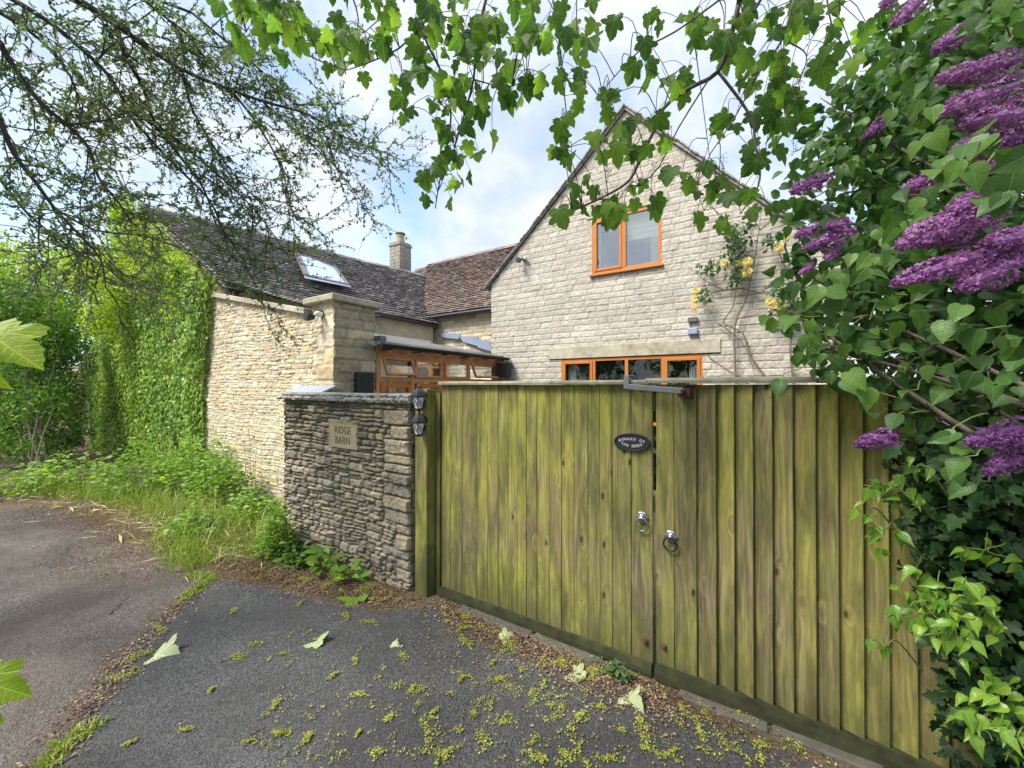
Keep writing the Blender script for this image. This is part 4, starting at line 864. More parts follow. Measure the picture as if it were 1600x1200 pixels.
# posts
xa, xb = oy(648.5, 700, 2.31)[0], oy(667, 700, 2.31)[0]; PTZ = oy(658, 612, 2.31)[2] + .02
mb = MB(); board(mb, xa, xb, 2.46, 0, PTZ, .15, .15, seed=80); tag(bevel(mb.mk('gate_post', M['post'], loc=((xa + xb) / 2, 2.35, 0)), .003), 'thick square gate post with yellow green algae beside the dry stone wall', 'post')
xc, xd = xb + .006, LE[0] - .022
mb = MB(); board(mb, xc, xd, 2.50, 0, PTZ - .03, .10, .10, seed=81); tag(mb.mk('gate_post', mat_gatewood('dark_post', .45, seed=13., brown=.55), loc=((xc + xd) / 2, 2.42, 0)), 'narrow dark hanging post between the thick post and the left gate leaf', 'post')
for z_ in (1.42, .3): mb = MB(); mb.box(xd - .02, LE[0] + .0, YG + .045, YG + .06, z_, z_ + .06); mb.mk('hinge', M['rust'], gl)

# lanterns
def lantern(px, py, label):
    q = oy(px, py, 2.255); x, y, z = q; t = thing('wall_lantern', (x, y, z - .09), label, 'lantern', 'black coach lanterns by the gate post')
    mb = MB(); mb.lathe((x, y, z), [(.064, .012), (.066, .02), (.052, .05), (.022, .078), (.012, .082)], 6); mb.lathe((x, y, z), [(.006, .082), (.012, .09), (.008, .1), (.002, .108)], 8); bevel(mb.mk('roof', M['black'], t), .002)
    mb = MB(); mb.lathe((x, y, z), [(.032, -.082), (.056, .01)], 6); mb.mk('glass', M['frost'], t)
    mb = MB()
    for k in range(6):
        a = k * math.pi / 3; a2 = a + math.pi / 3; u = lambda an, r_, h: np.array([x + r_ * math.cos(an), y + r_ * math.sin(an), z + h])
        p0, p1, p2, p3 = u(a, .034, -.082), u(a2, .034, -.082), u(a2, .058, .01), u(a, .058, .01)
        mb.tube([p0, p3], .0035, 5); mid = (p0 + p1 + p2 + p3) / 4
        mb.tube([(p0 + p3) / 2 * .55 + mid * .45, (p3 + p2) / 2 * .55 + mid * .45, (p1 + p2) / 2 * .55 + mid * .45, (p0 + p1) / 2 * .55 + mid * .45, (p0 + p3) / 2 * .55 + mid * .45], .0022, 4)
        mb.tube([p3, mid], .002, 4); mb.tube([p1, mid], .002, 4)
    mb.lathe((x, y, z), [(.066, .006), (.066, .014)], 6); mb.lathe((x, y, z), [(.012, -.104), (.03, -.096), (.037, -.086), (.034, -.08)], 6); mb.mk('lattice', M['black'], t)
    mb = MB(); mb.tube([(x, y + .04, z + .03), (x, y + .075, z + .05), (x, 2.34, z + .03)], .008, 6); mb.lathe((x, 2.31, z + .03), [(.03, 0), (.034, .01)], 12, axis='y'); mb.mk('bracket', M['black'], t)
lantern(655, 622, 'upper of the two small black lanterns beside the gate post'); lantern(655, 662, 'lower of the two small black lanterns beside the gate post')

# oval dog sign
a0, a1 = oy(960, 691, YG), oy(1017, 691, YG); cxx = (a0[0] + a1[0]) / 2; rx = (a1[0] - a0[0]) / 2; cz = oy(988, 691, YG)[2]; rz = .056; rx = max(rx, .10)
dgn = thing('oval_sign', (cxx, YG, cz), 'black oval cast sign warning of the dogs on the left gate leaf', 'sign')
mb = MB(); n = 40; ys_ = [(1.0, YG + .001), (1.0, YG - .012), (.95, YG - .017), (.90, YG - .017), (.87, YG - .012)]
V = [(cxx + rx * s_ * math.cos(k * 2 * math.pi / n), y_, cz + rz * (s_ if s_ == 1 else s_ - (1 - s_) * .5) * math.sin(k * 2 * math.pi / n)) for (s_, y_) in ys_ for k in range(n)]
F = [(L * n + i, L * n + (i + 1) % n, (L + 1) * n + (i + 1) % n, (L + 1) * n + i) for L in range(4) for i in range(n)] + [tuple(range(4 * n, 5 * n))]
mb.add(V, F); mb.mk('plate', M['black'], dgn)
def arc_text(body, sgn, zoff):
    n = len(body); 
    for i, ch in enumerate(body):
        if ch == ' ': continue
        u = (i - (n - 1) / 2) / ((n - 1) / 2); xx = cxx + u * rx * (.66 if sgn > 0 else .52); z_ = cz + zoff * (1 - .55 * u * u) * 1.0 
        text_mesh('lettering', ch, .0215, (xx, YG - .013, z_), M['letter'], dgn, extr=.0015, bold=.0006)
V_, = [None],
arc_text('BEWARE OF', 1, .020); arc_text('THE DOGS', -1, -.022)

# ================================================================== FOLIAGE
def fan(outline, c=(0, .35), fold=.18, droop=.15):
    pts = [(x, y) for x, y in outline]; full = pts + [(-x, y) for x, y in reversed(pts[1:-1])]
    V = [(c[0], c[1], 0)] + [(x, y, 0) for x, y in full]; V = np.array(V, float)
    V[:, 2] = fold * np.abs(V[:, 0]) - droop * (V[:, 1] - .2) ** 2 - .04 * np.abs(np.sin(V[:, 1] * 9)) * np.abs(V[:, 0])
    n = len(full); F = np.array([(0, 1 + i, 1 + (i + 1) % n) for i in range(n)]); return V, F
T_SYC = fan([(0, .03), (.08, -.08), (.20, -.12), (.33, -.06), (.38, -.01), (.46, .02), (.42, .09), (.44, .15), (.34, .21), (.43, .25), (.49, .31), (.54, .36), (.58, .50), (.50, .51), (.46, .57), (.37, .55), (.26, .54), (.29, .62), (.26, .68), (.26, .75), (.18, .80), (.15, .87), (.07, .92), (0, 1.0)], (0, .30), .16, .38)
T_LIL = fan([(0, .02), (.10, -.05), (.24, -.03), (.37, .12), (.40, .30), (.33, .52), (.20, .72), (.09, .87), (0, 1.0)], (0, .38), .28, .3)
T_IVY = fan([(0, 0), (.18, -.12), (.36, -.06), (.48, .12), (.30, .26), (.44, .56), (.24, .56), (.12, .8), (0, 1.0)], (0, .3), .2, .2)
T_YNG = fan([(0, 0), (.14, .02), (.27, .18), (.27, .36), (.18, .62), (.08, .82), (0, 1.05)], (0, .38), .35, .35)
T_OVL = fan([(0, 0), (.20, .2), (.24, .5), (.13, .82), (0, 1)], (0, .45), .3, .25)
T_SML = (np.array([(0, 0, 0), (.24, .45, .05), (0, 1, -.05), (-.24, .45, .05)], float), np.array([(0, 1, 2), (0, 2, 3)]))
T_CMP = fan([(0, 0), (.12, .15), (.30, .18), (.2, .32), (.34, .45), (.18, .52), (.24, .72), (.08, .78), (0, 1)], (0, .35), .2, .2)
def nrmz(a): return a / (np.linalg.norm(a, axis=-1, keepdims=True) + 1e-9)
def leaves(name, tmpl, pos, ax, nor, size, mat, parent=None, loc=None, smooth=False, curl=0.0):
    TV, TF = tmpl; pos = np.asarray(pos, float); N = len(pos); ax = nrmz(np.asarray(ax, float)); nor = np.asarray(nor, float)
    nor = nrmz(nor - ax * np.sum(nor * ax, 1, keepdims=True)); x = np.cross(ax, nor); size = np.broadcast_to(np.asarray(size, float), (N,))
    TVn = np.repeat(TV[None], N, 0).copy()
    k = RNG.uniform(.4, 1.7, (N, 1)); TVn[:, :, 2] *= k; TVn[:, :, 0] *= RNG.uniform(.85, 1.12, (N, 1))
    TVn[:, :, 2] += curl * RNG.normal(0, 1, (N, 1)) * TVn[:, :, 0] * TVn[:, :, 1]
    V = pos[:, None] + size[:, None, None] * (TVn[:, :, 0:1] * x[:, None] + TVn[:, :, 1:2] * ax[:, None] + TVn[:, :, 2:3] * nor[:, None])
    F = (TF[None] + (np.arange(N) * len(TV))[:, None, None]).reshape(-1, TF.shape[1])
    LC = np.concatenate([np.tile(TV[:, :2], (N, 1)), np.zeros((N * len(TV), 1))], 1)
    return mk(name, V.reshape(-1, 3), F, mat, parent, loc, smooth or len(TV) > 9, col=LC)
def rdir(N): return nrmz(RNG.normal(0, 1, (N, 3)))
def blob_pts(blobs, dens, shell=.45):
    """random points in ellipsoids (cx,cy,cz,rx,ry,rz); density per m^3; edges broken by noise"""
    out = []
    for b in blobs:
        c = np.array(b[:3]); r = np.array(b[3:6]); N = max(5, int(dens * 4.19 * r.prod())); d = rdir(N); u = RNG.random(N) ** shell
        rr = .72 + .5 * fbm(d[:, 0] * 2.2 + c[0], d[:, 1] * 2.2 + d[:, 2] * 2.2 + c[1], 3); out.append(c + d * (u * rr)[:, None] * r)
    return np.concatenate(out)
def crown(name, blobs, dens, size, tmpl, mat, parent, down=.3, clump=.0, up=.6, floor=.02):
    p = blob_pts(blobs, dens)
    if clump: 
        c = fbm(p[:, 0] / clump, p[:, 2] / clump + p[:, 1] / clump, 9, 2); p = p[c > .42]
    p = p[p[:, 2] > floor]; N = len(p); a = rdir(N); a[:, 2] -= down; n = rdir(N) * .8; n[:, 2] += up; n -= nrmz(p - C0) * .35
    return leaves(name, tmpl, p, a, n, RNG.uniform(*size, N), mat, parent, curl=.3)
def wpath(a, b, n=8, wob=.05, sag=0.0):
    a, b = np.array(a, float), np.array(b, float); L = np.linalg.norm(b - a); o = RNG.normal(0, 1, (n + 1, 3)) * wob * L; o[0] = o[-1] = 0
    return [a + (b - a) * i / n + o[i] * .6 + np.array([0, 0, -sag * L * 4 * (i / n) * (1 - i / n)]) for i in range(n + 1)]
def smoothp(p, k=3):
    p = [np.array(q, float) for q in p]; out = []
    for i in range(len(p) - 1):
        p0, p1, p2, p3 = p[max(i - 1, 0)], p[i], p[i + 1], p[min(i + 2, len(p) - 1)]
        for j in range(k):
            t = j / k; out.append(.5 * (2 * p1 + (p2 - p0) * t + (2 * p0 - 5 * p1 + 4 * p2 - p3) * t * t + (3 * p1 - p0 - 3 * p2 + p3) * t ** 3))
    return out + [p[-1]]

# ---- ivy on the barn wall (plane Y=3)
ivy = thing('climbing_ivy', (-11.5, YB, 0), 'thick bright green ivy covering the left part of the cream barn wall', 'ivy')
N = 52000; zz = RNG.random(N) * 1.0; X = RNG.uniform(-16.6, -7.7, N); topz = np.interp(X, [-16.6, -15.2, -12.5, -10, -8.6, -7.9], [2.2, 2.6, 4.4, 4.5, 3.75, 3.45]); z = zz * topz
edge = np.interp(z, [0, .45, 1.6, 2.6, 3.5], [-8.25, -8.38, -8.3, -8.12, -7.95]) + .18 * (fbm(z * 4, z * 0, 5) - .5); ok = (X < edge) & (X > -15.6 + .8 * (fbm(z * 1.3, z * 0 + 4, 6) - .5) - (z > 2) * .5)
dep = .03 + RNG.random(N) ** 1.1 * (.08 + .22 * fbm(X * .8, z * 1.4, 8) * np.clip(z / 2.0, .35, 1.25)) * np.clip((edge - X) / .5 + .35, .3, 1)
p = np.stack([X, YB - dep, z], 1)[ok]; N = len(p)
a = np.stack([RNG.normal(0, .5, N), RNG.normal(-.25, .2, N), -np.ones(N)], 1); n = np.stack([RNG.normal(0, .35, N), -np.ones(N), RNG.normal(.45, .35, N)], 1)
leaves('foliage', T_IVY, p, a, n, RNG.uniform(.035, .07, N), M['ivyl'], ivy, curl=.3)
mb = MB()
for i in range(26):
    x0 = RNG.uniform(-15, -8.5); mb.tube(wpath((x0, YB - .03, 0), (x0 + RNG.uniform(-.6, .5), YB - .06, RNG.uniform(1.2, 3.2)), 9, .03), [.018, .006], 5)
mb.mk('stem', M['barkg'], ivy)
# yellow-green shrub growing over the barn gable top
bs = thing('hazel_tree', (-11.6, 2.95, 0), 'bright yellow green leafy tree rising above the ivy in front of the barn roof', 'tree')
tc_ = [P(205, 395, 8.7), P(175, 450, 8.6), P(235, 440, 8.0), P(285, 470, 7.4), P(322, 452, 6.8), P(190, 345, 9.0), P(140, 420, 9.4), P(262, 415, 7.8), P(160, 500, 8.4), P(238, 385, 7.9), P(275, 425, 7.4), P(312, 448, 7.0), P(215, 350, 8.4), P(180, 330, 8.8), P(245, 368, 7.7), P(285, 408, 7.3), P(325, 440, 6.9), P(200, 318, 8.6), P(305, 430, 7.1)]
crown('crown', [(*c, r, r * .7, r * .8) for c, r in zip(tc_, (.75, .75, .65, .5, .24, .5, .8, .5, .6, .34, .34, .26, .34, .4, .36, .32, .24, .34, .3))], 1900, (.05, .09), T_OVL, M['bright'], bs, down=.4)
mb = MB(); 
for c in tc_: mb.tube(smoothp([(-11.6, 2.95, 0), (-11.3 + RNG.uniform(-.3, .3), 2.95, 3.2), c], 4), [.028, .008], 6)
mb.mk('trunk', M['barkg'], bs)
# shrubs and trees at the far left, each its own trunk and crown
def shrub(name, label, cat, blobs, foot, mat, dens, size, tmpl=T_OVL, nst=6, group=None, srad=.03, bark='barkg', **k):
    t = thing(name, foot, label, cat, group); crown('crown', blobs, dens, size, tmpl, M[mat], t, **k); mb = MB()
    for i in range(nst):
        b = blobs[i % len(blobs)]; f = np.array(foot) + (RNG.uniform(-.3, .3) * (nst > 1), RNG.uniform(-.15, .15) * (nst > 1), 0); mb.tube(wpath(f, (b[0] + RNG.uniform(-.3, .3) * b[3], b[1], b[2] + .3 * b[5]), 8, .025), [srad, srad * .25], 6)
    mb.mk('trunk', M[bark], t); return t
def B(px, py, t, r, rz=None, ry=None): c = P(px, py, t); return (*c, r, ry or r * .8, rz or r)
f0 = oz(60, 745, 0)
shrub('elder_shrub', 'tall leafy shrub with thin pale stems at the left end of the lane', 'shrub', [B(40, 560, 8.4, .8, .9), B(95, 520, 9.0, .7, .9), B(10, 480, 8.6, .8), B(30, 650, 8.5, .8, .6), B(100, 620, 9.4, .6, .8), B(-40, 600, 8.8, .9, 1.1), B(70, 700, 8.0, .6, .4), B(0, 700, 8.0, .7, .45), B(115, 670, 8.4, .5, .45), B(60, 630, 8.0, .6, .5)], (f0[0], f0[1], 0), 'mid', 1050, (.06, .10), nst=11, srad=.014)
shrub('field_maple', 'light green tree crown above the elder shrub at the left edge', 'tree', [B(30, 440, 10, .9), B(90, 420, 11, .9), B(-30, 430, 10, 1.0), B(60, 490, 10.2, .8), B(120, 470, 11, .7), B(10, 390, 10.5, .6, .5)], (-15.2, 2.0, 0), 'bright', 700, (.06, .11), nst=5, srad=.05)
shrub('dark_holly', 'dark evergreen bush in the shade behind the elder stems', 'shrub', [B(95, 600, 11.2, .9, 1.2), B(40, 620, 11.5, 1.1, 1.2), B(-10, 640, 11, 1.0, 1.0), B(60, 690, 11, 1., .6)], (-16.2, 1.7, 0), 'ivyd', 700, (.07, .12), nst=5)
shrub('hedge_tree', 'dim green tree far along the lane behind the shrubs', 'tree', [(-22, .8, 2, 2.4, 2.4, 2.2), (-21, 2.5, 3.6, 2.2, 1.6, 1.6), (-24, -1.5, 2.6, 2.5, 2, 2.5)], (-22, 1.0, 0), 'mid', 90, (.16, .26), nst=4, srad=.12)

# ---- herbs along the wall foot
def clump(name, label, cat, px, py, rx, rz, mat, n, size, tmpl, group=None, ht=None, depth_=None):
    f = oz(px, py, 0); t = thing(name, (f[0], f[1], 0), label, cat, group); ht = ht or rz; sd_ = len(BASE)
    N = n; th = RNG.random(N) * 2 * math.pi; rr = np.sqrt(RNG.random(N)); x = f[0] + rx * rr * np.cos(th); y = f[1] + (depth_ or rx * .7) * rr * np.sin(th); hv_ = .35 + 1.35 * fbm(x * 3.2 / max(rx, .3) * .5, y * 5 + sd_, 5, 3); k_ = rr > .55; x = x + np.where(k_, RNG.normal(0, .18 * rx, N), 0); y = y + np.where(k_, RNG.normal(0, .12 * rx, N), 0); z = .02 + ht * RNG.random(N) ** .8 * (1 - .6 * np.minimum(rr, 1) ** 2) * hv_
    y = np.where((x > -19) , np.minimum(y, 2.9 if f[0] < -4.6 else 2.25), y)
    a = rdir(N); a[:, 2] = np.abs(a[:, 2]) * .3; a[:, :2] += np.stack([np.cos(th), np.sin(th)], 1) * .8; nn = rdir(N) * .5; nn[:, 2] += 1; nn[:, 1] -= .4
    leaves('foliage', tmpl, np.stack([x, y, z], 1), a, nn, RNG.uniform(*size, N), M[mat], t, curl=.3)
    mb = MB()
    for i in range(0, N, max(1, N // 45)): mb.tube([(f[0] + (x[i] - f[0]) * .4, f[1] + (y[i] - f[1]) * .4, 0), (f[0] + (x[i] - f[0]) * .8, f[1] + (y[i] - f[1]) * .8, z[i] * .6), (x[i], y[i], z[i])], [.004, .0015], 4)
    mb.mk('stem', M['stemg'], t); return t
HG = 'wild plants along the wall foot'
clump('bramble', 'broad leafy bramble heap in front of the right half of the ivy', 'weed', 305, 768, .65, .6, 'weed', 1200, (.06, .11), T_OVL, HG, .95)
clump('bramble', 'bright bramble patch between the ivy base and the lane', 'weed', 215, 768, .6, .55, 'weed', 1100, (.05, .10), T_CMP, HG, .7)
clump('nettle', 'pale nettle patch below the left end of the ivy wall', 'weed', 120, 755, .8, .35, 'weed', 450, (.07, .12), T_OVL, HG, .5)
clump('nettle', 'low nettles at the very left under the elder shrub', 'weed', 40, 765, .9, .3, 'weed', 400, (.07, .12), T_OVL, HG, .38)
clump('ground_elder', 'dark leafy weed at the foot of the cream wall', 'weed', 398, 812, .4, .35, 'weed', 520, (.05, .09), T_OVL, HG, .36)
clump('ground_elder', 'dense weed heap spilling from the ivy corner', 'weed', 350, 788, .5, .5, 'weed', 1000, (.05, .09), T_OVL, HG, .8)
clump('feathery_weed', 'upright feathery green weed against the left end of the dry stone wall', 'weed', 432, 868, .19, .5, 'weed', 900, (.035, .07), T_SML, HG, .52)
clump('ground_elder', 'small leafy weed at the foot of the dry stone wall', 'weed', 465, 880, .17, .18, 'mid', 150, (.05, .08), T_OVL, HG, .17)
clump('dandelion', 'broad leaved weed with curled leaf near the wall middle', 'weed', 503, 893, .12, .14, 'weed', 26, (.09, .14), T_OVL, HG, .15)
clump('dandelion', 'thin weed leaning against the dry stone wall right of the curled leaf', 'weed', 545, 905, .12, .14, 'weed', 22, (.10, .15), T_SML, HG, .14)
clump('ground_elder', 'pale young weed on the lane edge in front of the brambles', 'weed', 300, 838, .28, .3, 'weed', 320, (.04, .08), T_CMP, HG, .32)
clump('plantain', 'little grey green weed beside the gate bottom rail', 'weed', 968, 1048, .06, .08, 'rosel', 30, (.04, .06), T_OVL, HG, .08)
# tall seeding stalk against the cream wall
t = thing('wild_stalk', oz(385, 790, 0), 'tall thin stalk with a small brown leaf against the cream wall', 'weed'); f = oz(385, 790, 0); mb = MB()
for i in range(5): mb.tube(wpath(f + (i * .05 - .1, .05, 0), f + (i * .09 - .2, .07, RNG.uniform(.7, 1.15)), 6, .03), [.004, .0015], 4)
mb.mk('stem', M['barkg'], t)
p = np.array([f + (RNG.uniform(-.2, .2), .04, RNG.uniform(.2, 1.1)) for _ in range(26)]); leaves('foliage', T_SML, p, rdir(26), rdir(26), .045, M['weed'], t)
# grass tufts and blades: uncountable
def blades(name, pts, hs, mat, wdt=.005):
    pts = np.asarray(pts); N = len(pts); th = RNG.random(N) * 6.28; side = np.stack([np.cos(th), np.sin(th), 0 * th], 1) * wdt; lean = np.stack([RNG.normal(0, .45, N), RNG.normal(0, .45, N), np.ones(N)], 1) * hs[:, None]
    mid = pts + lean * .5 + (0, 0, 1) * (hs * .12)[:, None]; tip = pts + lean * np.array([1.3, 1.3, .8])
    V = np.stack([pts - side, pts + side, mid - side * .7, mid + side * .7, tip], 1).reshape(-1, 3); b0 = (np.arange(N) * 5)[:, None]
    F = np.concatenate([b0 + [0, 1, 3], b0 + [0, 3, 2], b0 + [2, 3, 4]]); return mk(name, V, F, mat)
def along(paths, n, wid, jit=1.0):
    out = []
    segs = [(oz(*a), oz(*b)) for pth in paths for a, b in zip(pth[:-1], pth[1:])]; L = np.array([np.linalg.norm(b - a) for a, b in segs]); pr = L / L.sum()
    for i in RNG.choice(len(segs), n, p=pr): a, b = segs[i]; q = a + (b - a) * RNG.random(); out.append((q[0] + RNG.normal(0, wid), q[1] + RNG.normal(0, wid), .004))
    return np.array(out)
g1 = along([[(20, 768), (150, 775), (240, 800), (300, 845), (340, 875)], [(280, 820), (290, 870), (305, 890)], [(290, 830), (350, 850), (420, 870)]], 5200, .11)
g2 = along([[(300, 900), (330, 905), (290, 935)], [(150, 1135), (110, 1160), (60, 1215)]], 900, .03)
gp = np.concatenate([g1, g2]); gp = gp[(gp[:, 1] < 2.9)]
tg = along([[(60, 762), (200, 785), (300, 815), (360, 838)], [(180, 770), (300, 800), (400, 830), (440, 860)], [(285, 850), (305, 890)]], 1900, .11); tg = tg[tg[:, 1] < 2.92]
tag(blades('tall_grass', tg, RNG.uniform(.12, .42, len(tg)), M['grass'], .004), 'tall loose grass growing up through the weeds at the wall foot', 'grass', kind='stuff')
tag(blades('grass', gp, np.where(np.arange(len(gp)) < len(g1) - 400, RNG.uniform(.02, .11, len(gp)), RNG.uniform(.015, .05, len(gp))), M['grass']), 'yellow green grass along the lane edge and wall foot', 'grass', kind='stuff')
# leaf litter (brown bits) and fallen yellow blossom: uncountable
def flat(name, pts, size, mat, tmpl, lift=.6, label='', cat=''):
    N = len(pts); a = rdir(N); a[:, 2] *= .12; n = rdir(N) * lift; n[:, 2] = 1; pts = pts + np.stack([0 * a[:, 0], 0 * a[:, 0], RNG.uniform(.006, .016, N)], 1)
    o = leaves(name, tmpl, pts, a, n, size, mat, curl=.8); tag(o, label, cat, kind='stuff'); return o
l1 = along([[(350, 885), (450, 905), (560, 925), (640, 935)]], 7500, .11); l2 = along([[(690, 945), (760, 985), (860, 1030), (960, 1070), (1050, 1110)]], 5200, .08)
l3 = along([[(0, 782), (100, 785), (190, 815), (270, 850)], [(120, 800), (240, 870), (300, 895)], [(280, 850), (350, 860), (440, 880)], [(0, 800), (120, 820), (230, 870)], [(210, 820), (280, 880)]], 12000, .17); l4 = along([[(330, 905), (250, 975), (150, 1090), (60, 1210)]], 2200, .06); l5 = along([[(1060, 1110), (1250, 1190), (1400, 1240)]], 350, .08)
l6 = np.stack([RNG.uniform(-6, 1.0, 900), RNG.uniform(-.3, 2.2, 900), np.full(900, .008)], 1); l4 = np.concatenate([l4, along([[(690, 990), (850, 1060), (1000, 1120)], [(60, 860), (160, 900), (260, 900)]], 1500, .16)])
lp = np.concatenate([l1, l2, l3, l4, l5, l6]); lp = lp[((lp[:, 0] < -4.5) & (lp[:, 1] < 2.95)) | ((lp[:, 0] > -4.6) & (lp[:, 1] < 2.28)) | ((lp[:, 0] > -2.2) & (lp[:, 1] < 2.36))]
flat('leaf_litter', lp, RNG.uniform(.007, .023, len(lp)) * np.where(np.arange(len(lp)) > len(lp) - 900, .5, 1), M['litter'], T_SML, .7, 'brown and cream dry leaf bits strewn along the wall foot and gate', 'leaf litter')
bc = []
seeds = [(500, 1000), (645, 1080), (655, 1083), (1040, 1050), (690, 1185), (700, 1180), (865, 1125), (885, 1185), (910, 1120), (940, 1110), (755, 1160), (630, 1030), (575, 975), (470, 945), (445, 1025), (330, 1082), (290, 1145), (430, 1105), (390, 1162), (440, 1150), (560, 1150), (480, 1158), (365, 957), (372, 1030), (540, 965), (620, 1075), (1065, 1110), (1080, 1125), (1130, 1160), (1190, 1190), (1160, 1185), (950, 1190), (845, 1190), (800, 1080), (780, 1065), (835, 1095), (720, 1065), (740, 1120), (680, 1115), (610, 1125), (1000, 1130), (970, 1145), (905, 1175), (590, 1180), (815, 1050), (770, 1040), (727, 1005), (700, 975), (850, 1030), (600, 940), (790, 1020), (880, 1040), (930, 1060), (205, 1165), (120, 1160), (560, 1090), (520, 1060), (400, 1010), (1010, 1165), (1040, 1185), (1095, 1150), (665, 1140), (555, 1035), (210, 1050)]
for (px, py) in seeds: bc.append((oz(px, py), int(RNG.integers(25, 85)), RNG.uniform(.012, .035)))
for i in range(420): bc.append((oz(RNG.uniform(400, 1250), RNG.uniform(960, 1200)), int(RNG.integers(1, 7)), .02))
for a_, b_ in ((330, 905), (285, 940), (250, 985), (215, 1030), (190, 1060)): bc.append((oz(a_, b_), 90, .05))
for q in along([[(700, 960), (830, 1020), (960, 1075)], [(380, 890), (480, 915), (620, 935)]], 46, .06): bc.append((q, int(RNG.integers(20, 60)), .03))
for i in range(60): bc.append((oz(RNG.uniform(640, 1200), RNG.uniform(1040, 1200)), int(RNG.integers(8, 30)), .02))
def heap(c, n_, s_):
    n_ = int(n_ * 2.6); th = RNG.random() * 3.14; u = RNG.normal(0, s_ * RNG.uniform(.6, 1.3), n_); v = RNG.normal(0, s_ * RNG.uniform(.2, .6), n_) + .4 * s_ * np.sin(u / s_ * 1.5)
    r2 = (u * u + v * v) / (s_ * s_); return np.stack([c[0] + u * math.cos(th) - v * math.sin(th), c[1] + u * math.sin(th) + v * math.cos(th), .006 + RNG.random(n_) * .008 * np.exp(-r2)], 1)
pp = np.concatenate([heap(c, n_, s_) for c, n_, s_ in bc]); pp = pp[pp[:, 1] < 2.36]
flat('fallen_blossom', pp, RNG.uniform(.004, .013, len(pp)), M['blossom'], T_CMP, .9, 'little heaps of fallen yellow green blossom scattered over the tarmac', 'blossom')
# grit
N = 2600; gpnt = np.stack([RNG.uniform(-7.5, 1.2, N), RNG.uniform(-.6, 2.3, N) , np.full(N, .006)], 1); sz = RNG.uniform(.0012, .0045, N)
oct_ = np.array([(1, 0, 0), (0, 1, 0), (-1, 0, 0), (0, -1, 0), (0, 0, .6)]); V = (gpnt[:, None] + oct_[None] * sz[:, None, None] * RNG.uniform(.6, 1.5, (N, 5, 1))).reshape(-1, 3)
F = (np.array([(0, 1, 4), (1, 2, 4), (2, 3, 4), (3, 0, 4)])[None] + (np.arange(N) * 5)[:, None, None]).reshape(-1, 3); tag(mk('grit', V, F, mat_simple('grit_stone', (.2, .19, .18), .9, var=.5, sc=5)), 'loose pale grit on the tarmac', 'grit', kind='stuff')
st_ = along([[(60, 780), (190, 800), (300, 845), (400, 862)], [(180, 790), (260, 840), (340, 850), (400, 870)]], 900, .2); st_ = st_[st_[:, 1] < 2.9]
a = rdir(len(st_)); a[:, 2] = np.abs(a[:, 2]) * .25; sc_ = (np.array([(0, 0, 0), (.018, .5, .02), (0, 1, 0), (-.018, .5, .02)], float), np.array([(0, 1, 2, 3)]))
tag(leaves('dry_straw', sc_, st_ + [0, 0, .012], a, rdir(len(st_)) + (0, 0, 1), RNG.uniform(.08, .28, len(st_)), mat_leaf('straw', [(.1, (.30, .22, .10)), (.5, (.48, .40, .2)), (.9, (.62, .56, .33))], .1, .8), curl=2.), 'dry straw and dead stems lying on the verge by the brambles', 'straw', kind='stuff')
# big fallen leaves, each a thing
def fallen(px, py, s, ang, label, mat='pale', tmpl=None, curl=1.2):
    f = oz(px, py, .014); o = leaves('fallen_leaf', tmpl or T_SYC, [f], [(math.cos(ang), math.sin(ang), .05)], [(.1, -.2, 1)], [s], M[mat], loc=f, curl=curl); tag(o, label, 'leaf', 'large fallen sycamore leaves')
fallen(905, 1060, .13, 2.6, 'pale green fallen sycamore leaf lying flat near the gate bottom'); fallen(975, 1090, .13, -.4, 'crumpled pale fallen leaf nearest the gate slit'); fallen(785, 1000, .11, 1.1, 'faded fallen leaf near the kerb left of the flat one')
fallen(488, 1010, .15, 2.2, 'folded pale fallen leaf on the tarmac in front of the wall', curl=.9); fallen(240, 1025, .16, .6, 'long folded pale leaf on the tarmac near the lane seam', curl=.9); fallen(560, 940, .2, 2.9, 'fresh green fallen leaf by the foot of the dry stone wall', 'weed'); fallen(612, 1007, .06, .3, 'small whitish curled leaf on the tarmac')
for i, (a_, b_, c_, d_, lab) in enumerate(((120, 1165, 175, 1060, 'long brown twig lying along the tarmac seam'), (345, 1035, 378, 1022, 'thin black twig on the tarmac'), (690, 1160, 665, 1150, 'short bent black twig among yellow blossom'), (385, 915, 393, 940, 'pale bent stem at the top of the tarmac'), (415, 1135, 390, 1150, 'dark twig near the lower middle'), (170, 960, 200, 930, 'green stem lying on the old lane'))):
    p0, p1 = oz(a_, b_, .012), oz(c_, d_, .012); mb = MB(); mb.tube(wpath(p0, p1, 6, .04), [.0035, .002], 5); tag(mb.mk('fallen_twig', M['twig'] if i != 3 else M['barkg'], loc=p0), lab, 'twig')
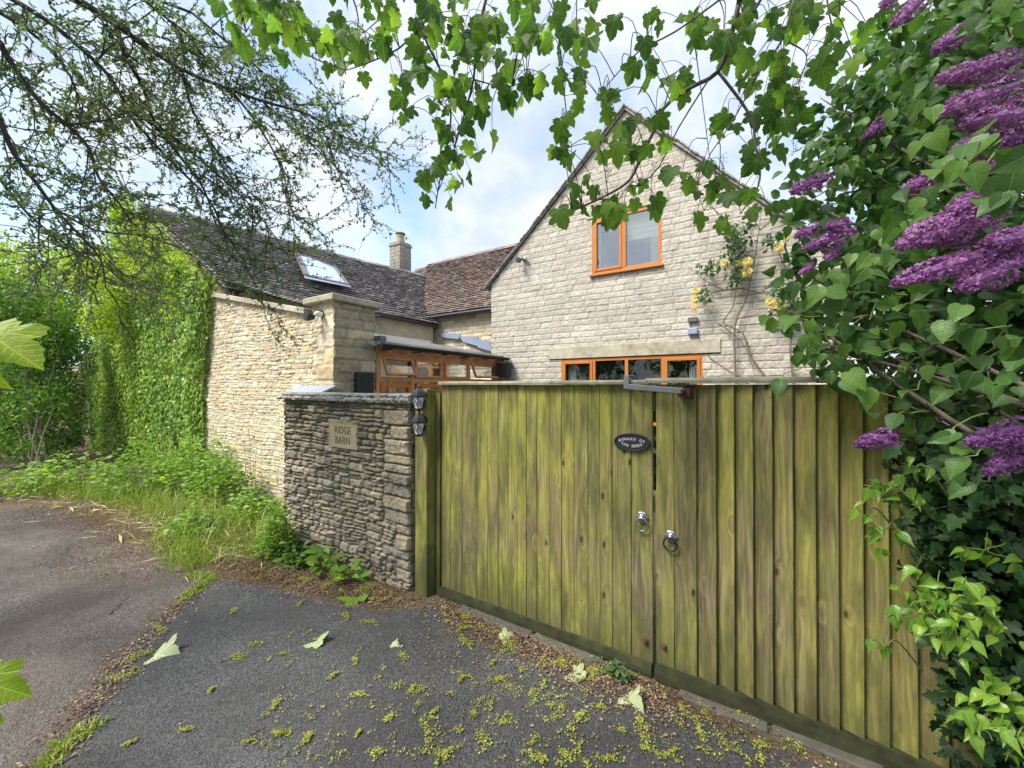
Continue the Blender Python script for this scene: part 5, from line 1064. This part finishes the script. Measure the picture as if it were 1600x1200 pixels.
# ================================================================== APPLE TREE (upper left, trunk out of frame on the left)
at = thing('apple_tree', (-5.6, -.9, 0), 'dark branched small leaved tree hanging over from the upper left', 'tree')
limbs = [  # photo traces with depth at start and end
 ([(22, 0), (86, 41), (150, 97), (176, 127), (206, 176), (240, 195), (277, 240), (319, 296), (337, 349), (375, 390)], 2.6, 3.6, .017),
 ([(124, 0), (176, 34), (232, 75), (285, 109), (356, 139), (420, 161), (484, 180), (540, 215), (600, 238)], 2.6, 3.4, .019),
 ([(0, 68), (22, 105), (64, 161), (105, 195), (139, 232), (154, 277), (187, 319), (206, 349)], 2.5, 3.0, .018),
 ([(0, 187), (22, 240), (56, 285), (86, 326), (124, 367), (157, 405), (165, 450)], 2.4, 3.0, .015),
 ([(180, 30), (195, 86), (225, 139), (240, 187), (285, 225), (337, 270), (400, 330), (450, 400)], 2.8, 3.7, .016),
 ([(225, 0), (262, 30), (296, 56), (319, 90)], 2.7, 3.0, .010),
 ([(300, 20), (356, 67), (397, 101), (446, 146), (506, 210), (560, 240), (610, 235)], 2.9, 3.5, .009),
 ([(105, 195), (150, 190), (210, 180)], 2.7, 2.8, .009),
 ([(412, 161), (468, 210), (525, 262), (570, 322)], 3.1, 3.5, .009),
 ([(356, 135), (397, 187), (431, 244), (450, 300), (461, 360)], 3.0, 3.5, .010),
 ([(200, 178), (260, 245), (326, 311), (349, 360), (379, 405), (400, 446), (430, 490)], 3.0, 3.7, .011),
 ([(64, 319), (60, 375), (68, 412)], 2.8, 3.0, .008),
 ([(0, 280), (40, 330), (100, 380), (170, 420), (230, 440)], 2.8, 3.4, .010),
 ([(285, 109), (300, 170), (335, 230), (380, 290), (430, 330), (500, 345)], 3.0, 3.6, .010),
 ([(150, 97), (190, 60), (260, 60), (330, 100)], 2.8, 3.2, .008), ([(0, 20), (60, 60), (110, 120), (130, 190)], 2.4, 2.8, .012),
 ([(86, 326), (150, 360), (230, 370), (300, 400), (350, 450)], 2.9, 3.6, .009)]
mb = MB(); tw = MB(); lp_ = []; la_ = []
hub = np.array([-4.3, -.45, 3.9]); mb.tube(smoothp([(-5.6, -.9, 0), (-5.5, -.85, 1.2), (-5.1, -.7, 2.6), hub], 4), [.17, .12], 10)
for li, (px, t0, t1, r) in enumerate(limbs):
    n = len(px); pts = smoothp([P(x, y, t0 + (t1 - t0) * i / (n - 1) + .05 * (RNG.random() - .5)) for i, (x, y) in enumerate(px)], 3)
    if px[0][0] <= 25 or px[0][1] <= 30:
        st = pts[0]; out = st + (hub - st) * .5 + np.array([0, 0, .2]); mb.tube(smoothp([hub, out, st], 4), [r * 2.0, r], 6)
    mb.tube(pts, [r, r * .28], 7)
    L = len(pts)
    for j in range(1, L):
        for _ in range(2):
            if RNG.random() < .1: continue
            s = pts[j] + (pts[j - 1] - pts[j]) * RNG.random(); d = nrmz(pts[min(j + 1, L - 1)] - pts[j - 1]); dirn = nrmz(d * .7 + rdir(1)[0] * 1.05); ln = RNG.uniform(.15, .75)
            q = wpath(s, s + dirn * ln, 5, .07); tw.tube(q, [.0045, .0018], 4, cap=False)
            segs = [(q, ln)]
            for __ in range(4):
                k = RNG.integers(1, 5); d2 = nrmz(dirn + rdir(1)[0] * .9); l2 = ln * RNG.uniform(.25, .6); q2 = wpath(q[k], q[k] + d2 * l2, 3, .06); tw.tube(q2, [.0026, .0012], 3, cap=False); segs.append((q2, l2))
            for (qq, l_) in segs:
                for m in range(int(l_ * 62) + 1):
                    if RNG.random() < .25: continue
                    k = RNG.integers(0, len(qq) - 1); c = qq[k] + (qq[k + 1] - qq[k]) * RNG.random()
                    lp_.append(c + RNG.normal(0, .006, 3)); la_.append(nrmz(rdir(1)[0] + dirn * .6))
mb.mk('branch', M['barkd'], at, smooth=True); tw.mk('twig', M['barkd'], at)
lp_ = np.array(lp_); la_ = np.array(la_); print('apple leaves', len(lp_)); nn = rdir(len(lp_)); nn[:, 2] += .5
leaves('foliage', T_OVL, lp_, la_, nn, RNG.uniform(.019, .037, len(lp_)), M['apple'], at, curl=.4)

# ================================================================== SYCAMORE (branches hanging into the top, trunk behind the camera)
sy = thing('sycamore_tree', (2.4, -2.6, 0), 'large leaved sycamore whose branches hang into the top of the view', 'tree')
HUB = np.array([.6, .2, 4.6]); mb = MB(); mb.tube(smoothp([(2.4, -2.6, 0), (2.3, -2.5, 1.8), (2.0, -2.0, 3.4), (1.4, -.8, 4.4), HUB], 5), [.24, .05], 12)
sl = [([(659, 0), (661, 52), (695, 124), (704, 169), (702, 210), (691, 262), (684, 300), (680, 326)], 1.75, 1.85, .006), ([(759, 0), (744, 67), (740, 124), (725, 180), (710, 232)], 1.7, 1.8, .007),
 ([(864, 0), (875, 75), (882, 150), (886, 190), (885, 232)], 1.75, 1.85, .004), ([(901, 0), (901, 67), (907, 131)], 1.8, 1.85, .003), ([(661, 40), (624, 75), (590, 92), (556, 105), (540, 110)], 1.75, 1.7, .004),
 ([(430, -20), (440, 40), (480, 85), (540, 110)], 1.7, 1.7, .005), ([(545, -20), (560, 30), (550, 80)], 1.7, 1.7, .004), ([(370, -30), (375, 20), (385, 50)], 1.6, 1.6, .004), ([(620, -30), (600, 20), (570, 50)], 1.8, 1.8, .004), ([(800, -30), (815, 20), (835, 70)], 1.8, 1.8, .004),
 ([(1154, 8), (1142, 56), (1122, 112), (1075, 139), (1037, 169), (1019, 210), (1002, 244), (984, 281), (950, 304), (894, 330)], 1.55, 1.75, .010), ([(1122, 112), (1172, 180), (1180, 225), (1187, 262), (1184, 292), (1157, 334)], 1.594, 1.6, .006),
 ([(1081, 37), (1094, 131), (1109, 248)], 1.6, 1.6, .003), ([(1240, 0), (1221, 64), (1187, 112), (1150, 180), (1110, 240)], 1.6, 1.6, .005), ([(1225, 55), (1225, 105), (1229, 150)], 1.6, 1.6, .003), ([(1124, 0), (1056, 49), (1000, 79), (960, 120), (935, 150)], 1.6, 1.75, .004),
 ([(1232, 66), (1255, 79), (1260, 95), (1248, 130)], 1.55, 1.55, .003), ([(1110, 120), (1060, 200), (1030, 260), (1000, 290)], 1.6, 1.65, .004), ([(1200, -20), (1170, 30), (1125, 100)], 1.55, 1.6, .007), ([(1037, 169), (1045, 120), (1010, 60)], 1.7, 1.75, .003), ([(1290, -20), (1300, 40), (1330, 90)], 1.6, 1.6, .004), ([(1100, 245), (1090, 290), (1100, 330)], 1.6, 1.6, .003), ([(740, 124), (800, 135), (860, 100)], 1.75, 1.8, .003)]
bp = []
for (px, t0, t1, r) in sl:
    n = len(px); pts = smoothp([P(x, y, t0 + (t1 - t0) * i / (n - 1)) for i, (x, y) in enumerate(px)], 3); mb.tube(pts, [r, r * .4], 6); bp += pts
    if px[0][1] <= 10: mb.tube(smoothp([HUB, (HUB + pts[0]) / 2 + np.array([0, 0, .15]), pts[0]], 4), [r * 2, r], 6)
bp = np.array(bp)
CL = [(450, 45, 100, 50, 34), (400, 15, 60, 30, 10), (560, 60, 45, 50, 16), (545, 105, 25, 30, 5), (600, 30, 40, 30, 10), (660, 60, 45, 60, 22), (700, 40, 50, 40, 14), (790, 40, 60, 55, 26), (760, 110, 50, 40, 12), (700, 150, 40, 35, 8), (680, 120, 40, 30, 8), (850, 55, 40, 45, 14), (905, 60, 30, 60, 9), (640, 140, 12, 14, 2), (638, 175, 14, 12, 2), (770, 210, 12, 14, 1), (705, 215, 30, 30, 7), (740, 165, 25, 20, 4), (800, 130, 25, 25, 4), (850, 140, 20, 15, 3), (865, 110, 25, 25, 4), (910, 105, 15, 35, 4), (908, 160, 12, 20, 3), (885, 195, 18, 18, 4), (860, 240, 14, 8, 2), (888, 245, 16, 10, 3), (660, 295, 10, 20, 3), (720, 285, 22, 15, 4), (740, 240, 12, 14, 2), (700, 325, 6, 8, 1), (680, 265, 10, 16, 3), (715, 260, 10, 14, 2), (690, 245, 12, 12, 2),
 (960, 150, 14, 14, 4), (975, 200, 36, 25, 10), (985, 235, 25, 22, 6), (1000, 110, 25, 25, 5), (945, 245, 14, 14, 3), (925, 315, 40, 24, 10), (960, 330, 34, 20, 8), (990, 300, 20, 16, 4), (1020, 320, 14, 10, 3), (1040, 270, 22, 14, 4), (880, 345, 8, 8, 1), (1040, 225, 14, 20, 4), (1035, 190, 18, 14, 3), (1070, 130, 30, 25, 6), (1010, 50, 30, 35, 7), (1060, 30, 40, 30, 7), (1100, 60, 30, 30, 6), (1130, 90, 30, 25, 6), (1160, 30, 25, 30, 6), (1200, 50, 30, 35, 6), (1235, 30, 25, 30, 7), (1180, 90, 25, 20, 4), (1215, 120, 25, 25, 6), (1240, 150, 30, 30, 8), (1200, 170, 30, 25, 6), (1150, 210, 20, 20, 4), (1180, 230, 30, 25, 6), (1075, 290, 18, 12, 3), (1105, 285, 22, 18, 6), (1095, 343, 10, 6, 1), (1160, 305, 30, 20, 7), (1180, 330, 20, 12, 3), (1140, 345, 10, 18, 3), (1110, 200, 18, 16, 3), (1225, 200, 25, 25, 7), (1160, 130, 20, 15, 3), (1290, 100, 40, 40, 9), (1270, 60, 30, 40, 6), (1300, 20, 40, 30, 8), (960, 20, 14, 10, 1)]
lp_ = []; la_ = []; ln_ = []; ls_ = []; pet = MB()
for (cx_, cy_, rx_, ry_, n) in CL:
    for _ in range(n if cx_ < 930 else max(1, int(n * .84))):
        t_ = RNG.uniform(1.45, 1.9); c = P(cx_ + RNG.normal(0, .6) * rx_, cy_ + RNG.normal(0, .6) * ry_, t_); s = RNG.uniform(.052, .094)
        a = nrmz(np.array([RNG.normal(0, .45), RNG.normal(0, .45), -1.0])); nrm_ = -ray(cx_, cy_) * .8 + rdir(1)[0] * .8 + np.array([0, 0, .3])
        base = c - a * s * .35; lp_.append(base); la_.append(a); ln_.append(nrm_); ls_.append(s)
        k = np.argmin(np.sum((bp - base - np.array([0, 0, .04])) ** 2, 1)); e = bp[k]; dd = np.linalg.norm(e - base)
        mid_ = (base + e) / 2 + np.array([0, 0, .025 + .1 * dd]) + rdir(1)[0] * .02; pet.tube(smoothp([base, mid_, e], 3), .0012 if dd < .15 else [.0012, .0022], 4, cap=False)
mb.mk('branch', M['barkd'], sy, smooth=True); pet.mk('petiole', M['twig'], sy)
leaves('foliage', T_SYC, lp_, la_, ln_, ls_, M['syc'], sy, curl=.6)
# hanging seed tassels
tm = MB(); tp = []
for (x, y) in ((660, 205), (884, 175), (770, 75), (1250, 120), (1020, 250), (950, 260), (1085, 330), (1130, 240), (835, 125), (1265, 40), (1240, 215), (575, 60)):
    c = P(x, y, 1.7); tm.tube([c, c + (0, 0, -.07)], .001, 3)
    tp = np.array([c + np.array([RNG.normal(0, .009), RNG.normal(0, .009), -RNG.random() * .08]) for _ in range(34)])
    tm.mk('tassel_stalk', M['twig'], sy); tm = MB(); leaves('tassel', T_SML, tp, rdir(len(tp)), rdir(len(tp)), .009, M['mid'], sy)
# canopy mass behind and above the camera, out of frame, that the hanging branches belong to
cb = [(1.8, -2.2, 5.6, 1.6, 1.4, 1.0), (3.2, -3.2, 5.2, 1.5, 1.5, 1.2), (1.0, -3.6, 6.0, 1.4, 1.4, 1.1)]
p = blob_pts(cb, 26); leaves('foliage', T_SYC, p, rdir(len(p)) - (0, 0, .8), rdir(len(p)) + (0, 0, 1), RNG.uniform(.14, .2, len(p)), M['syc'], sy)
# near blurred leaves of a low shoot at the left edge
ns = thing('sycamore_seedling', P(-70, 640, .75) * [1, 1, 0], 'young plant with big pale leaves poking in at the left edge', 'plant')
b0 = P(-70, 640, .75); mb = MB(); mb.tube(smoothp([b0 * [1, 1, 0], b0 * [1, 1, .5], P(-60, 620, .75), P(-40, 540, .75), P(-25, 500, .75)], 4), [.009, .004], 6); mb.tube([P(-62, 900, .75), P(-30, 1070, .72), P(-12, 1075, .7)], .003, 5)
mb.tube([P(-40, 540, .75), P(-12, 545, .75)], .003, 5); mb.mk('stem', M['stemg'], ns)
for i_ in range(4): leaves('leaf', T_SYC, [P(-30, 520, .78), P(-40, 548, .70), P(-36, 1060, .7), P(-50, 1090, .74)][i_:i_ + 1], [RT * 1.0 + UP * -.42, RT * .4 - UP * .8, RT * .9 - UP * .35, RT * .6 - UP][i_:i_ + 1], [-FW * .55 + UP * .8, -FW * .5 + UP * .5 - RT * .3, -FW * .6 + UP * .6, -FW + UP * .4][i_:i_ + 1], [.12, .08, .085, .08][i_], M['big'], ns, curl=.3)

# ================================================================== LILAC (right)
li = thing('lilac_bush', (1.55, 2.05, 0), 'large lilac bush with purple flower heads leaning over the right of the gate', 'bush')
LB = [B(1330, 480, 1.7, .28, .30), B(1400, 420, 1.75, .38), B(1500, 330, 1.8, .45), B(1560, 200, 1.9, .5), B(1450, 160, 2.0, .42), B(1350, 240, 2.0, .34), B(1290, 330, 1.9, .24), B(1400, 560, 1.6, .26, .2), B(1300, 545, 1.62, .14, .11), B(1520, 540, 1.6, .3), B(1600, 420, 1.5, .4), B(1600, 60, 2.0, .5), B(1480, 40, 2.2, .38), B(1560, 640, 1.45, .22), B(1250, 420, 1.95, .13, .16), B(1245, 490, 1.75, .10), B(1320, 180, 2.1, .2), B(1620, 550, 1.6, .4), B(1400, 90, 2.2, .22), B(1460, 650, 1.5, .16), (1.75, 2.0, 2.0, .42, .4, .5), (1.9, 2.1, 2.9, .45, .4, .5), (1.7, 2.0, 1.2, .4, .35, .5)]
def lil_leaves(nm, blobs, dens, size, mat, par, shell=.45, tm=T_LIL):
    p = blob_pts(blobs, dens, shell); N = len(p); a = rdir(N) * .8; a[:, 2] -= .55; n = rdir(N) * .6 - nrmz(p - C0) * .7; n[:, 2] += .45; leaves(nm, tm, p, a, n, RNG.uniform(*size, N), mat, par, curl=.25)
lil_leaves('foliage', LB, 2500, (.042, .075), M['lilac'], li)
mb = MB(); st = np.array([1.55, 2.05, 0])
for b in LB:
    c = np.array(b[:3]); j = st + RNG.normal(0, .1, 3) * [1, 1, 0]; kn_ = np.array([1.5 + RNG.normal(0, .1), 2.0 + RNG.normal(0, .1), 1.1]); mb.tube(smoothp([j, kn_, (kn_ + c) / 2 + RNG.normal(0, .06, 3), c], 4), [.022, .005], 6)
    for _ in range(6): e = c + rdir(1)[0] * np.array(b[3:6]) * .95; mb.tube(wpath(c, e, 4, .08), [.005, .002], 4)
mb.mk('branch', M['barkg'], li, smooth=True)
# dark evergreen mass behind the fence right side, closes the view behind the lilac
bk = thing('yew_hedge', (3.0, 4.2, 0), 'dark evergreen hedge behind the lilac beyond the gate', 'hedge')
hb = [(2.3, 4.0, 1.2, .9, .8, 1.3), (2.7, 4.1, 2.9, 1.0, .8, 1.2), (3.9, 4.6, 1.8, 1.2, 1., 1.8), (3.6, 4.5, 4.2, 1.2, 1., 1.1), (5.2, 4.4, 3.0, 1.4, 1.2, 2.2), (2.2, 3.2, 2.2, .6, .5, .8)]
crown('foliage', hb, 330, (.10, .17), T_OVL, M['ivyd'], bk, down=.3)
mb = MB(); 
for b in hb: mb.tube(wpath((b[0], b[1], 0), b[:3], 5, .02), [.06, .02], 6)
mb.mk('trunk', M['barkd'], bk)
# flower heads: cones of small four petalled florets
PET = (np.array([(0, 0, 0), (.22, .35, .05), (0, .62, .16), (-.22, .35, .05)] + [(0, 0, 0), (.35, .22, .05), (.62, 0, .16), (.35, -.22, .05)] + [(0, 0, 0), (.22, -.35, .05), (0, -.62, .16), (-.22, -.35, .05)] + [(0, 0, 0), (-.35, .22, .05), (-.62, 0, .16), (-.35, -.22, .05)]), np.array([(0, 1, 2, 3), (4, 5, 6, 7), (8, 9, 10, 11), (12, 13, 14, 15)]))
def panicle(lobes, t):
    P_ = []; Nn = []; core = MB()
    for (x0, y0, x1, y1, wpx) in lobes:
        a, b = P(x0, y0, t + .05), P(x1, y1, t); L = np.linalg.norm(b - a); d = (b - a) / L; r0 = wpx / FPX * t / 2 * .80
        core.tube([a, a + d * L * .5, b], [r0 * .3, r0 * .5, r0 * .12], 8)
        n = int(300 * (L * r0) / (.14 * .035) * .6); u = RNG.random(n) ** .9; th = RNG.random(n) * 6.283; e1 = nrmz(np.cross(d, (0, .3, 1))); e2 = np.cross(d, e1)
        lump = .68 + .62 * vn(u * 7, np.sin(th) * 1.9 + np.cos(th) * 1.3, 3); rr = r0 * np.sqrt(np.clip(1 - u ** 1.6, 0, 1) * .95 + .05) * np.clip(u * 7 + .5, 0, 1) * lump
        o = e1 * np.cos(th)[:, None] + e2 * np.sin(th)[:, None]; P_.append(a + d * (u * L)[:, None] + o * rr[:, None]); Nn.append(o + d * .35 + rdir(n) * .5)
    p = np.concatenate(P_); n = np.concatenate(Nn); core.mk('flower_stalk', M['lil'], li)
    leaves('flower_head', PET, p, rdir(len(p)), n, RNG.uniform(.009, .0145, len(p)), M['lil'], li, curl=.5)
panicle([(1590, 95, 1465, 125, 46), (1585, 135, 1468, 178, 56), (1620, 175, 1500, 195, 60), (1610, 215, 1490, 235, 55), (1600, 250, 1500, 280, 36)], 1.15)
panicle([(1550, 320, 1405, 385, 72), (1545, 300, 1490, 330, 50), (1540, 350, 1440, 375, 60)], 1.0)
panicle([(1610, 375, 1398, 442, 58), (1600, 400, 1500, 450, 70), (1630, 370, 1540, 380, 60)], .98)
panicle([(1330, 360, 1258, 388, 34), (1325, 350, 1290, 355, 26), (1310, 385, 1290, 405, 22)], 1.35)
panicle([(1275, 355, 1243, 370, 20)], 1.5)
panicle([(1290, 280, 1235, 300, 34)], 1.55); panicle([(1450, 282, 1408, 302, 36), (1440, 300, 1425, 325, 18)], 1.35); panicle([(1515, 45, 1458, 80, 36)], 1.5); panicle([(1385, 185, 1350, 215, 24)], 1.8)
panicle([(1450, -10, 1395, 40, 36)], 1.6); panicle([(1400, -5, 1378, 8, 26)], 1.6); panicle([(1398, 680, 1337, 696, 38)], 1.3)
panicle([(1620, 665, 1512, 692, 50), (1620, 700, 1540, 738, 46), (1625, 680, 1560, 700, 50)], 1.05); panicle([(1540, 255, 1500, 280, 24)], 1.3); panicle([(1270, 415, 1250, 428, 14)], 1.5)
# big near lilac leaves around the flowers
nl = [(1500, 250, .95), (1560, 190, 1.0), (1590, 250, .9), (1440, 210, 1.1), (1460, 300, 1.1), (1540, 290, .9), (1400, 330, 1.15), (1370, 360, 1.2), (1580, 290, .85), (1480, 260, 1.0), (1450, 480, 1.0), (1500, 500, .95), (1560, 510, .95), (1590, 540, .9), (1480, 610, 1.0), (1570, 590, .9), (1500, 570, 1.0), (1350, 430, 1.25), (1290, 470, 1.35), (1255, 510, 1.4), (1300, 560, 1.3), (1340, 590, 1.2), (1390, 640, 1.2), (1500, 690, 1.0), (1500, 730, 1.0), (1250, 560, 1.4), (1330, 510, 1.25), (1400, 520, 1.15), (1370, 470, 1.2), (1380, 400, 1.2), (1300, 430, 1.3), (1240, 440, 1.5), (1280, 520, 1.35), (1320, 545, 1.3), (1220, 520, 1.45), (1420, 350, 1.2), (1590, 20, 1.1), (1530, 20, 1.2), (1440, 130, 1.3), (1420, 170, 1.3)]
pp_ = []; aa_ = []; nn_ = []
for (x, y, t) in nl:
    for _ in range(3): pp_.append(P(x + RNG.normal(0, 16), y + RNG.normal(0, 16), t * RNG.uniform(.97, 1.12))); aa_.append(-RT * RNG.uniform(-.3, .8) - UP * RNG.uniform(.1, 1) + rdir(1)[0] * .4); nn_.append(-ray(x, y) * .6 + UP * RNG.uniform(.2, .9) + rdir(1)[0] * .45)
leaves('foliage', T_LIL, pp_, aa_, nn_, RNG.uniform(.045, .075, len(pp_)), M['lilac'], li, curl=.25)
mb = MB()
for q in pp_[::2]: mb.tube(wpath(q, q + np.array([.12, .18, RNG.uniform(-.05, .1)]), 4, .08), [.0016, .003], 4)
mb.mk('branch', M['stemg'], li)
# ---- ivy over the gate end, dark behind and young bright shoots in front
iv = thing('ivy_plant', (1.15, 2.25, 0), 'dark glossy ivy with bright young shoots covering the right end of the gate', 'ivy')
IB = [B(1530, 790, 1.45, .24, .22), B(1590, 900, 1.4, .26), B(1560, 1000, 1.42, .2, .18), B(1600, 1100, 1.35, .22), B(1450, 780, 1.52, .13, .12), B(1600, 780, 1.35, .25), B(1540, 1080, 1.4, .14, .12), B(1570, 690, 1.6, .3, .2), B(1620, 1000, 1.4, .3, .4), B(1640, 850, 1.5, .4, .5), B(1440, 870, 1.5, .08, .06), B(1590, 1190, 1.3, .16, .14), B(1480, 700, 1.5, .2, .16), B(1500, 860, 1.5, .18, .2), B(1540, 930, 1.5, .2, .16), B(1560, 740, 1.5, .3, .2), B(1620, 1180, 1.35, .25, .3), (1.45, 2.1, .5, .35, .22, .5)]
lil_leaves('foliage', IB, 5200, (.035, .062), M['ivyd'], iv, tm=T_IVY)
YBl = [B(1400, 760, 1.4, .075, .07), B(1380, 830, 1.42, .06, .09), B(1420, 950, 1.3, .10, .06), B(1460, 925, 1.25, .10, .08), B(1480, 990, 1.2, .09, .09), B(1385, 1010, 1.35, .045, .04), B(1530, 960, 1.2, .09, .08), B(1560, 1080, 1.15, .10, .1), B(1530, 1130, 1.15, .07, .06), B(1590, 1150, 1.1, .08), B(1430, 730, 1.35, .06, .05), B(1540, 860, 1.3, .08, .06), B(1355, 800, 1.42, .03, .05), B(1500, 920, 1.2, .08, .04), B(1360, 760, 1.42, .03, .03)]
p = blob_pts(YBl, 11000, .6); N = len(p); a = rdir(N) * .7 - RT * .3; a[:, 2] -= .7; n = rdir(N) * .5 - nrmz(p - C0) * .7; n[:, 2] += .6
leaves('young_foliage', T_YNG, p, a, n, RNG.uniform(.03, .06, N), M['young'], iv, curl=.35)
mb = MB()
for b in IB + YBl:
    c = np.array(b[:3]); mb.tube(smoothp([c + (.12, .14, -.12), c + (.04, .06, .0), c], 4), [.004, .0015], 5)
    for _ in range(4): mb.tube(wpath(c, c + rdir(1)[0] * np.array(b[3:6]), 3, .06), [.002, .001], 4)
mb.mk('stem', M['stemg'], iv)

# ================================================================== CLIMBING ROSE on the gable
rs = thing('climbing_rose', (-.6, YC - .15, 0), 'sparse climbing rose with yellow blooms on the gable wall', 'rose')
mb = MB()
rp = [[(1205, 600), (1175, 560), (1160, 520), (1130, 505), (1145, 480), (1150, 450), (1155, 420), (1140, 380)], [(1150, 600), (1148, 510), (1165, 470), (1172, 440), (1180, 400), (1187, 350), (1190, 330)], [(1155, 450), (1190, 458), (1225, 465), (1260, 470)], [(1148, 500), (1180, 492), (1220, 495)], [(1130, 452), (1105, 440), (1085, 425)], [(1187, 360), (1210, 340), (1222, 320)], [(1187, 358), (1178, 340)], [(1215, 390), (1228, 420), (1240, 440)], [(1122, 505), (1150, 525), (1168, 550), (1180, 590)], [(1160, 450), (1120, 455), (1095, 470)], [(1240, 600), (1235, 540), (1245, 480), (1262, 440)]]
for pth in rp: mb.tube(smoothp([oy(x, y, YC - .07 - .04 * RNG.random()) for x, y in pth], 3), [.016 if pth[0][1] == 600 else .01, .004], 5)
mb.mk('stem', M['barkg'], rs)
pts = []
for (cx_, cy_, rx_, ry_, n) in ((1150, 375, 17, 18, 190), (1145, 405, 22, 10, 90), (1105, 420, 16, 8, 60), (1100, 458, 9, 11, 50), (1150, 430, 14, 12, 90), (1205, 375, 10, 10, 45), (1217, 450, 14, 12, 60), (1240, 470, 18, 14, 80), (1135, 355, 10, 8, 30), (1170, 350, 12, 8, 25), (1222, 480, 14, 14, 60), (1240, 395, 10, 8, 20)):
    for _ in range(n): pts.append(oy(cx_ + RNG.normal(0, .6) * rx_, cy_ + RNG.normal(0, .6) * ry_, YC - RNG.uniform(.05, .3)))
pts = np.array(pts); N = len(pts); leaves('foliage', T_OVL, pts, rdir(N) - (0, 0, .4), rdir(N) * .7 - (0, .7, -.3), RNG.uniform(.05, .09, N), M['rosel'], rs, curl=.3)
for (x, y, s) in ((1133, 412, .085), (1167, 410, .10), (1166, 425, .105), (1153, 412, .06), (1217, 387, .095), (1228, 372, .075), (1087, 455, .085), (1087, 468, .085), (1085, 480, .065), (1204, 472, .085), (1210, 480, .09), (1222, 483, .08), (1218, 470, .06), (1250, 475, .07), (1229, 475, .05)):
    s *= .82; c = oy(x, y, YC - .24); n = 46; th = np.arange(n) * 2.4; k = np.sqrt((np.arange(n) + .5) / n); o = np.stack([np.cos(th), 0 * th, np.sin(th)], 1)
    pos = c + o * (k * s * .35)[:, None] * 1.0 + np.stack([0 * k, -(1 - k) * s * .45, 0 * k], 1); ax = o * (.35 + .8 * k)[:, None] + np.stack([0 * k, -(1.1 - k), 0 * k], 1); nn = -o * (1.3 - k)[:, None] + np.stack([0 * k, -k, 0 * k], 1) + rdir(n) * .25
    leaves('bloom', T_OVL, pos, ax, nn, s * (.35 + .35 * k), M['rose'], rs, curl=.6)

# ================================================================== tall trees across the lane behind the camera (seen only as reflections in the panes)
for i, (x, y, h) in enumerate(((-9, -10.5, 9.5), (-3.5, -11.5, 10.5), (3, -10.5, 9.5))):
    t = thing('lane_tree', (x, y, 0), ['tall tree across the lane, farthest left of the row behind the viewpoint', 'tallest tree across the lane in the middle of the row behind the viewpoint', 'tall tree across the lane, farthest right of the row behind the viewpoint'][i], 'tree', 'trees across the lane behind the viewpoint')
    bl = [(x, y, h * .62, 2.6, 2.2, h * .36), (x + 1.2, y + .5, h * .4, 1.9, 1.6, h * .25), (x - 1.3, y, h * .45, 1.9, 1.6, h * .25)]
    p = blob_pts(bl, 16); leaves('crown', T_OVL, p, rdir(len(p)), rdir(len(p)) + (0, 0, .6), RNG.uniform(.3, .5, len(p)), M['mid'], t)
    mb = MB(); mb.tube(smoothp([(x, y, 0), (x + .1, y, h * .4), (x, y, h * .8)], 4), [.25, .06], 10); mb.mk('trunk', M['barkg'], t)
